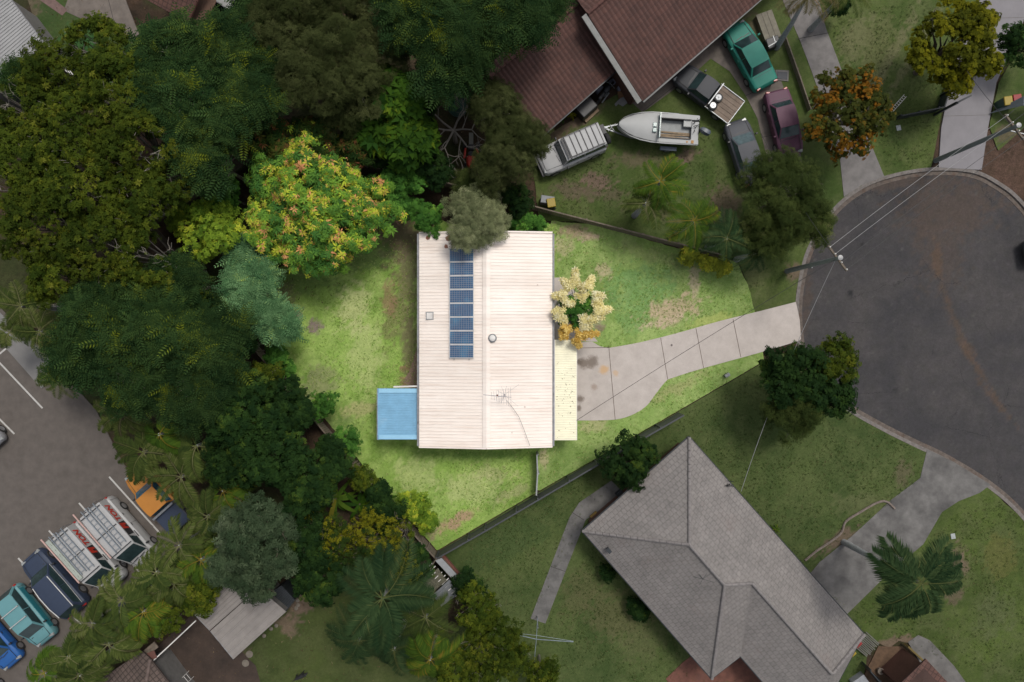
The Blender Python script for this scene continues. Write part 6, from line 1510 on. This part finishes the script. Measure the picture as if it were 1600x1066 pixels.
for k, (px, py, r_) in enumerate(((1078, 398, 11), (1096, 408, 12), (1112, 415, 10), (1128, 420, 11))):
    tree('croton', px, py, r_, 1.2, ['leftmost', 'second', 'third', 'rightmost'][k] + ' of the low yellow croton plants at the top right of the front lawn', 'low croton plants along the plot fence')

# plume tree
q = W(903, 488, 2.5); pt = empty('plumed_tree', (q.x, q.y, 0), 'multi-headed tree with cream and amber flower plumes beside the house wall', 'tree')
me, lob = crown('darkb', 1.45, 77); o = link('crown', me, LEAF['darkb'], pt); o.location = (0, 0, 2.0)
trunk_mb(2.2, 1.4, lob, .13, 5).build('trunk', M_bark2, pt, smooth=True, local=True)
for (x0, y0, x1, y1, wd, am) in [(897, 447, 899, 424, 7, 0), (893, 452, 880, 440, 9, 0), (906, 455, 912, 448, 10, 0), (918, 452, 924, 435, 8, 0), (925, 465, 940, 462, 10, 0), (886, 462, 868, 463, 9, 0), (890, 470, 888, 482, 9, 0), (930, 470, 938, 478, 9, 0),
                                 (930, 486, 951, 484, 8, 0), (872, 488, 882, 502, 9, 0), (868, 492, 872, 484, 8, 0), (905, 502, 938, 496, 10, 0), (908, 506, 920, 510, 10, 0), (915, 500, 925, 490, 9, 0), (880, 518, 892, 512, 9, 1), (900, 524, 930, 522, 8, 1), (882, 530, 878, 518, 7, 1), (898, 528, 904, 540, 7, 1), (915, 468, 902, 462, 9, 0)]:
    a, b = W(x0, y0, 3.3), W(x1, y1, 3.0 if am == 0 else 2.8); b2 = b + (b - a) * .15; n = 120
    t = rng.uniform(0, 1, n) ** .9; rad = (wd * 1.2 / 23.) * (.85 + .3 * np.sin(t * 22)) * (1 - t * .75) * np.sqrt(rng.uniform(.15, 1, n)); an = rng.uniform(0, 6.28, n)
    ax = np.array(b2 - a); ax_n = ax / np.linalg.norm(ax); s_ = np.cross(ax_n, [0, 0, 1.]); u_ = np.cross(s_, ax_n)
    off = s_[None] * (rad * np.cos(an))[:, None] + u_[None] * (rad * np.abs(np.sin(an)) * .8)[:, None]
    P = np.array(a)[None] + ax[None] * t[:, None] + off - np.array(pt.location)
    V, F, tt = scatter(TEMPL['plume'], P, off * .6 + np.array([0, 0, .3]) + rng.normal(0, .16, (n, 3)), rng.uniform(.6, 1.3, n), rng.uniform(.1, 1, n))
    link('flower_plume', fast_mesh('flower_plume', V, F, tint=tt), LEAF['amber' if am else 'cream'], pt)
    MB().tube([(0, 0, 2.0), tuple((a - pt.location) * .6 + Vector((0, 0, .9))), tuple(a - pt.location)], [.05, .035, .02], 6).build('stem', M_bark2, pt, local=True)

# palms
M_palmb = simple('palm_bark', (.26, .27, .27), .9, var=.2, scale=8)
def frond(L, nl, ll, lw, arch, droop, az, elev, seed, vshape=.35, curl=0.0):
    r = np.random.default_rng(seed); V = []; F = []
    ts = np.linspace(0, 1, 12); pts = []
    for t in ts:
        x = L * t * (1 - .12 * t * t * droop); z = elev * L * t - arch * L * t * t; pts.append([x, curl * L * t * t, z])
    pts = np.array(pts)
    def at_(t):
        f = t * 11; i = min(10, int(f)); return pts[i] + (pts[i + 1] - pts[i]) * (f - i), (pts[i + 1] - pts[i]) / np.linalg.norm(pts[i + 1] - pts[i])
    for i in range(nl):
        t = .14 + .86 * i / nl
        p, d = at_(t); l = ll * (math.sin(math.pi * (.12 + .82 * t)) ** .55) * r.uniform(.85, 1.1); sd = np.cross([0, 0, 1.], d); sd /= np.linalg.norm(sd)
        for s in (-1, 1):
            v = sd * s * .88 + d * (.45 + .3 * t) + np.array([0, 0, vshape * .5]); v /= np.linalg.norm(v)
            mid = p + v * l * .5; tip = p + v * l + np.array([0, 0, -l * .38 * r.uniform(.6, 1.4)]); n = d * lw / 2
            b = len(V); V += [p, mid + n, tip, mid - n]; F.append([b, b + 1, b + 2, b + 3])
    w_ = .028
    for i in range(11):  # rachis
        p, q_ = pts[i], pts[i + 1]; s = np.array([0, w_ * (1 - i / 13), 0]); b = len(V); V += [p - s, q_ - s, q_ + s, p + s]; F.append([b, b + 1, b + 2, b + 3])
    V = np.array(V); c, s = math.cos(az), math.sin(az); M = np.array([[c, -s, 0], [s, c, 0], [0, 0, 1]]); V = V @ M.T
    t = np.concatenate([np.clip(r.normal(.40, .14, len(F) - 11), 0, .95), np.full(11, .9)]) + r.uniform(-.25, .35)
    return V, np.array(F), np.clip(t, 0, 1)
def palm_crown(L, nf, seed, ll=.5, lw=.05, nl=26, arch=.55, elev=.35, wind=0):
    r = np.random.default_rng(seed); Vs = []; Fs = []; Ts = []; off = 0
    for i in range(nf):
        az = i * 2.4 + r.uniform(-.55, .55); k = i / nf
        if wind: az = math.pi * .8 + 2.6 * (i / nf - .5) * 2.15 + r.uniform(-.3, .3)
        V, F, t = frond(L * r.uniform(.62, 1.12), nl, ll, lw, arch * r.uniform(.8, 1.3), .5, az, elev + .45 * k * r.uniform(.3, 1.2) - .15, seed * 50 + i, curl=r.uniform(-.45, .45))
        Vs.append(V); Fs.append(F + off); Ts.append(t); off += len(V)
    return fast_mesh('crown', np.concatenate(Vs), np.concatenate(Fs), tint=np.concatenate(Ts))
pc = {}
def palm(px, py, rpx, h, label, mat='palm', ll=.5, lw=.055, nf=15, nl=26, arch=.55, base=None, group=None, nm='palm_tree'):
    L = rpx / 23. * (H - h) / H * 1.12; b = round(L / .4) * .4; v = int(rng.integers(0, 2)); key = (b, v, ll, lw, nf, nl, arch)
    if key not in pc: pc[key] = palm_crown(b, nf, int(b * 10) + v * 7 + nf, ll, lw, nl, arch, wind=1 if base and nl > 50 else 0)
    q = W(px, py, h); g = q if base is None else W(*base)
    r = empty(nm, (g.x, g.y, 0), label, 'palm', group)
    me = pc[key].copy() if len(pc[key].materials) and pc[key].materials[0] != LEAF[mat] else pc[key]
    if me is not pc[key]: me.materials.clear()
    o = link('crown', me, LEAF[mat], r); o.location = (q.x - g.x, q.y - g.y, h); o.scale = (L / b,) * 3; o.rotation_euler = (rng.uniform(-.3, .3), rng.uniform(-.3, .3), 0.0 if base and nl > 50 else rng.uniform(0, 6.28))
    d = Vector((q.x - g.x, q.y - g.y, h)); m = MB(); m.tube([(0, 0, -.05), tuple(d * .5 + Vector((d.x * -.08, d.y * -.08, 0))), tuple(d)], [.22, .15, .10], 10); m.build('trunk', M_palmb, r, smooth=True, local=True)
    return r
GP = 'palms along the car park edge'
for k, (px, py, r_, h, lab) in enumerate([
    (182, 640, 48, 4.8, 'palm at the upper tip of the car park palm row'), (240, 672, 50, 5.0, 'palm inside the row behind the upper tip palm'), (215, 700, 44, 4.6, 'palm above the orange ute bonnet'), (298, 690, 50, 5.2, 'palm between the ute palms and the dark dense trees'),
    (274, 738, 46, 4.8, 'palm covering the passenger side of the orange ute'), (340, 760, 50, 5.0, 'palm right of the orange ute tray'), (316, 800, 46, 4.8, 'palm hanging over the orange ute tray end'), (355, 815, 42, 4.8, 'palm left of the pale sage tree top'),
    (272, 846, 46, 4.6, 'palm just right of the nearer white van bonnet'), (305, 868, 40, 4.6, 'palm above the metal garage corner'), (236, 888, 46, 4.6, 'palm covering the noses of both white vans'), (262, 905, 40, 4.4, 'palm left of the metal garage, over the soil'),
    (182, 932, 44, 4.6, 'palm below the second white van'), (215, 950, 46, 4.6, 'palm with strappy fronds over the brown wall at lower left'), (136, 968, 42, 4.6, 'palm behind the navy wagon tail'), (160, 1000, 42, 4.4, 'palm below the navy wagon near the umber roof'),
    (98, 1020, 38, 4.5, 'palm over the pale blue hatchback bonnet'), (60, 1045, 38, 4.5, 'palm at the bottom edge near the cobalt hatchback'), (115, 1048, 44, 4.4, 'palm at the bottom edge left of the umber roof')]):
    palm(px + 9, py + 7, r_ * .93, h, lab, ('palm', 'palmy', 'palm', 'palm')[k % 4], ll=(.62, .8)[k % 2], lw=.085, nf=(12, 9)[k % 2], nl=34, arch=(.5, .75)[k % 2], group=GP)
for (px, py, r_, h, lab) in ((32, 478, 38, 4.5, 'grey-green palm on the left frame edge above the footpath'), (62, 518, 40, 4.8, 'grey-green palm leaning over the footpath strip'), (15, 520, 26, 4.2, 'small grey-green palm at the left frame edge beside the footpath'), (88, 590, 34, 4.4, 'palm over the lower end of the footpath strip')):
    palm(px, py, r_, h, lab, 'palm', ll=.5, lw=.05)
palm(598, 935, 76, 6.0, 'very large dark feather palm left of the derelict shed', 'palmd', ll=1.0, lw=.06, nf=16, nl=46, arch=.4)
palm(560, 1000, 52, 4.6, 'dark palm below the very large dark palm', 'palmd', ll=.8, lw=.05, nf=13, nl=36)
palm(615, 1015, 46, 4.2, 'blue-green palm at the bottom, between two dark palms and the light one', 'palmd', ll=.8, lw=.05, nf=13, nl=36)
palm(665, 965, 46, 4.8, 'mid green palm directly under the derelict shed', 'palm', ll=.8, lw=.05, nf=12, nl=36)
palm(672, 1030, 50, 4.6, 'light green palm at the bottom edge', 'palmy', ll=.85, lw=.07, nf=11, nl=34)
palm(1032, 283, 46, 5.0, 'orange-tinged palm right of the boat yard', 'palmy', ll=.6, lw=.06, nf=13)
palm(1010, 318, 36, 4.2, 'palm below the orange-tinged one, next to the bare earth', 'palm', ll=.6, lw=.06, nf=12)
palm(1085, 345, 44, 4.6, 'green palm beside the top plot fence, right of the orange-tinged palm', 'palmy', ll=.7, lw=.06, nf=13)
palm(1135, 372, 42, 4.2, 'dark palm at the upper right end of the plot fence', 'palmd', ll=.65, lw=.06, nf=13)
palm(1180, 395, 32, 3.6, 'small dark palm beyond the top right plot corner', 'palmd', ll=.5, lw=.05, nf=12)
palm(1440, 912, 74, 8.5, 'tall leaning coconut palm over the lower right driveway', 'palmd', ll=.95, lw=.085, nf=15, nl=56, arch=.5, base=(1318, 847))
palm(1262, -8, 46, 6.4, 'thin palm with browned hanging fronds at the top edge', 'palmbr', ll=.5, lw=.05, nf=10, base=(1213, 75))
palm(1322, -12, 36, 5.0, 'green palm cut by the top edge right of the grey driveway', 'palm', ll=.5, lw=.05, nf=12)
# strappy plants
def strap(px, py, L, h, n, lab, mat, wd=.16, nm='strap_leaf_plant', cat='plant'):
    q = W(px, py, h); r = empty(nm, (q.x, q.y, 0), lab, cat); Vs = []; F = []
    for i in range(n):
        a = i * 2.399 + rng.uniform(-.3, .3); l = L * rng.uniform(.6, 1.1); d = np.array([math.cos(a), math.sin(a), 0]); s = np.array([-d[1], d[0], 0]); up = rng.uniform(.3, .9)
        for k in range(6):
            t0, t1 = k / 6, (k + 1) / 6; pz = lambda t: d * l * t + np.array([0, 0, h * .7 + l * (up * t - .9 * t * t)]); w0, w1 = [wd * math.sin(math.pi * min(.999, .12 + .88 * t)) ** .7 * .5 for t in (t0, t1)]
            b = len(Vs); Vs += [pz(t0) - s * w0, pz(t1) - s * w1, pz(t1) + s * w1, pz(t0) + s * w0]; F.append([b, b + 1, b + 2, b + 3])
    link('leaf', fast_mesh('leaf', np.array(Vs), np.array(F), tint=np.clip(np.repeat(rng.normal(.5, .2, n), 6), 0, 1)), LEAF[mat], r)
    MB().tube([(0, 0, -.02), (0, 0, h * .72)], [.09, .06], 8).build('stem', M_bark, r, local=True); return r
strap(522, 782, 1.7, 1.6, 11, 'strappy banana-like clump outside the lower left plot fence', 'palmy', .3); strap(560, 790, 1.5, 1.4, 10, 'second strappy clump right of the first, over dark red soil', 'lime', .26)
strap(600, 780, 1.0, 1.2, 8, 'small strappy clump nearest the plot fence', 'lime', .2)
strap(1213, 827, .42, .3, 14, 'small orange-green agave against the grey roof eave', 'palmy', .07, 'agave'); strap(478, 806, 1.2, 1.2, 9, 'strappy clump among the yellowish shrubs', 'lime', .22)
strap(895, 178, .4, .5, 10, 'small potted yellow-green plant under the brown eave', 'gold', .09, 'potted_plant'); strap(878, 186, .4, .4, 10, 'dark leafy plant at the brown eave beside the soil', 'dark', .09)
# bare tree: real branching
r = empty('bare_tree', W(712, 222, 0)[:], 'leafless tree with pale twisting branches over the mower', 'tree'); m = MB(); rr_ = random.Random(4)
def branch(p, d, L, rad, dep):
    q1 = p + d * L * .5 + Vector((rr_.uniform(-.12, .12), rr_.uniform(-.12, .12), rr_.uniform(-.02, .1))) * L; q2 = q1 + (d + Vector((rr_.uniform(-.4, .4), rr_.uniform(-.4, .4), rr_.uniform(-.1, .2)))).normalized() * L * .5
    m.tube([p, q1, q2], [rad, rad * .8, rad * .55], 6)
    if dep:
        for k in range(3 if dep > 1 else 2):
            a = rr_.uniform(-1, 1); nd = Matrix.Rotation(a, 3, 'Z') @ d; nd.z = rr_.uniform(-.05, .35); branch(q2 if k else q1, nd.normalized(), L * rr_.uniform(.55, .8), rad * .5, dep - 1)
m.tube([(0, 0, 0), (.05, .1, 2.2)], [.16, .12], 8)
for k in range(6): a = k * 1.05 + .2; branch(Vector((.05, .1, 2.2)), Vector((math.cos(a), math.sin(a), .4)).normalized(), 1.5, .075, 3)
m.build('branch', M_bark2, r, smooth=True, local=True)
r = empty('dead_shrub', W(648, 925, 0)[:], 'tangle of dead brown twigs left of the derelict shed', 'shrub'); m = MB()
for k in range(9): a = k * .7; branch(Vector((0, 0, .4)), Vector((math.cos(a), math.sin(a), .5)).normalized(), .75, .04, 2)
m.build('twig', simple('dead_twig', (.12, .085, .065), .9), r, smooth=True, local=True)
# leaf litter and fallen twigs under the grove and on the soil
P = np.stack([rng.uniform(-35, 36, 9000), rng.uniform(-24, 24, 9000), np.full(9000, .05)], -1)
keep = np.zeros(9000, bool)
for poly in ([(0, 0), (430, 0), (620, 230), (240, 350), (640, 860), (600, 1066), (60, 1066), (240, 700), (60, 500)], [(560, 170), (840, 190), (860, 330), (640, 290)], [(390, 380), (430, 560), (640, 330), (600, 300)]):
    keep |= inpoly(P[:, 0], P[:, 1], px2w(poly))
P = P[keep]; V, F, t = scatter((T_rosette(2, .10, .06, .1, 20),), P, rng.normal(0, .3, P.shape) + np.array([0, 0, 1.]), rng.uniform(.6, 1.4, len(P)), rng.uniform(0, 1, len(P)))
tag(link('leaf_litter', fast_mesh('leaf_litter', V, F, tint=t), leafmat('litter', (.05, .03, .015), (.12, .08, .045), (.18, .13, .07), (.22, .17, .1))), 'fallen brown leaves scattered on the soil beneath the trees', 'leaf litter', kind='stuff')

# grass tufts and weeds standing out of the mown lawns
def tufts(polys, n, size, mats, lab, cuts=()):
    x0 = min(W(p[0], 0).x for q in polys for p in q); x1 = max(W(p[0], 0).x for q in polys for p in q); y0 = min(W(0, p[1]).y for q in polys for p in q); y1 = max(W(0, p[1]).y for q in polys for p in q)
    x0, x1, y0, y1 = max(x0, -37), min(x1, 37), max(y0, -25), min(y1, 25)
    X_ = rng.uniform(x0, x1, n); Y_ = rng.uniform(y0, y1, n); k = np.zeros(n, bool)
    for q in polys: k |= inpoly(X_, Y_, px2w(q))
    for q in cuts: k &= ~inpoly(X_, Y_, px2w(q))
    k &= fbm(X_ * .8, Y_ * .8, 301, 5, .7) > rng.uniform(.3, .62, n)
    P = np.stack([X_, Y_, np.full(n, .05)], -1)[k]
    V, F, t = scatter((T_rosette(5, .09, .022, -.5, 21), T_rosette(4, .06, .02, -.8, 22)), P, rng.normal(0, .2, P.shape) + np.array([0, 0, 1.]), rng.uniform(.5, 1.0, len(P)) * size, rng.uniform(0, 1, len(P)))
    tag(link('grass_tufts', fast_mesh('grass_tufts', V, F, tint=t), mats), lab, 'grass', kind='stuff')
SE = [(690, 866), (840, 776), (1000, 684), (1194, 572), (1280, 612), (1318, 648), (1444, 708), (1436, 748), (1275, 882), (1360, 1000), (1340, 1066), (640, 1066)]
hs_ = [(1077, 683), (910, 830), (1112, 1061), (1300, 1066), (1350, 991)]
tufts([back, front], 60000, 1.0, leafmat('lit_grass', (.10, .19, .03), (.22, .35, .06), (.36, .46, .12), (.50, .48, .22), trans=.1), 'bright tufts of grass and dry blades over the lawn of the bright plot', [drive, [(655, 365), (863, 365), (863, 697), (655, 697)], [(862, 434), (899, 434), (934, 540), (862, 540)]])  # lit copy of the tufts, plot brightness put into the colour
tufts([SE, [(1550, 775), (1600, 812), (1600, 1066), (1500, 1040), (1390, 1000), (1330, 955), (1442, 853), (1472, 806)], [(1290, 20), (1470, 0), (1478, 150), (1455, 262), (1385, 268), (1312, 100)], [(860, 330), (860, 215), (1000, 180), (1180, 200), (1240, 300), (1240, 440), (1170, 450), (1152, 405)]], 90000, 1.1,
      leafmat('dimmed_grass', (.022, .045, .010), (.055, .085, .02), (.09, .11, .035), (.14, .13, .06), trans=.1), 'dimmed green tufts of grass over the neighbouring lawns', [hs_, [(955, 751), (972, 768), (852, 974), (829, 966)], [(1180, 40), (1260, 300), (1183, 300), (1140, 112), (1003, 175)], [(1437, 747), (1545, 757), (1442, 850), (1290, 930), (1262, 900)]])  # dimmed copy of the tufts, darkness outside the plot put into the colour
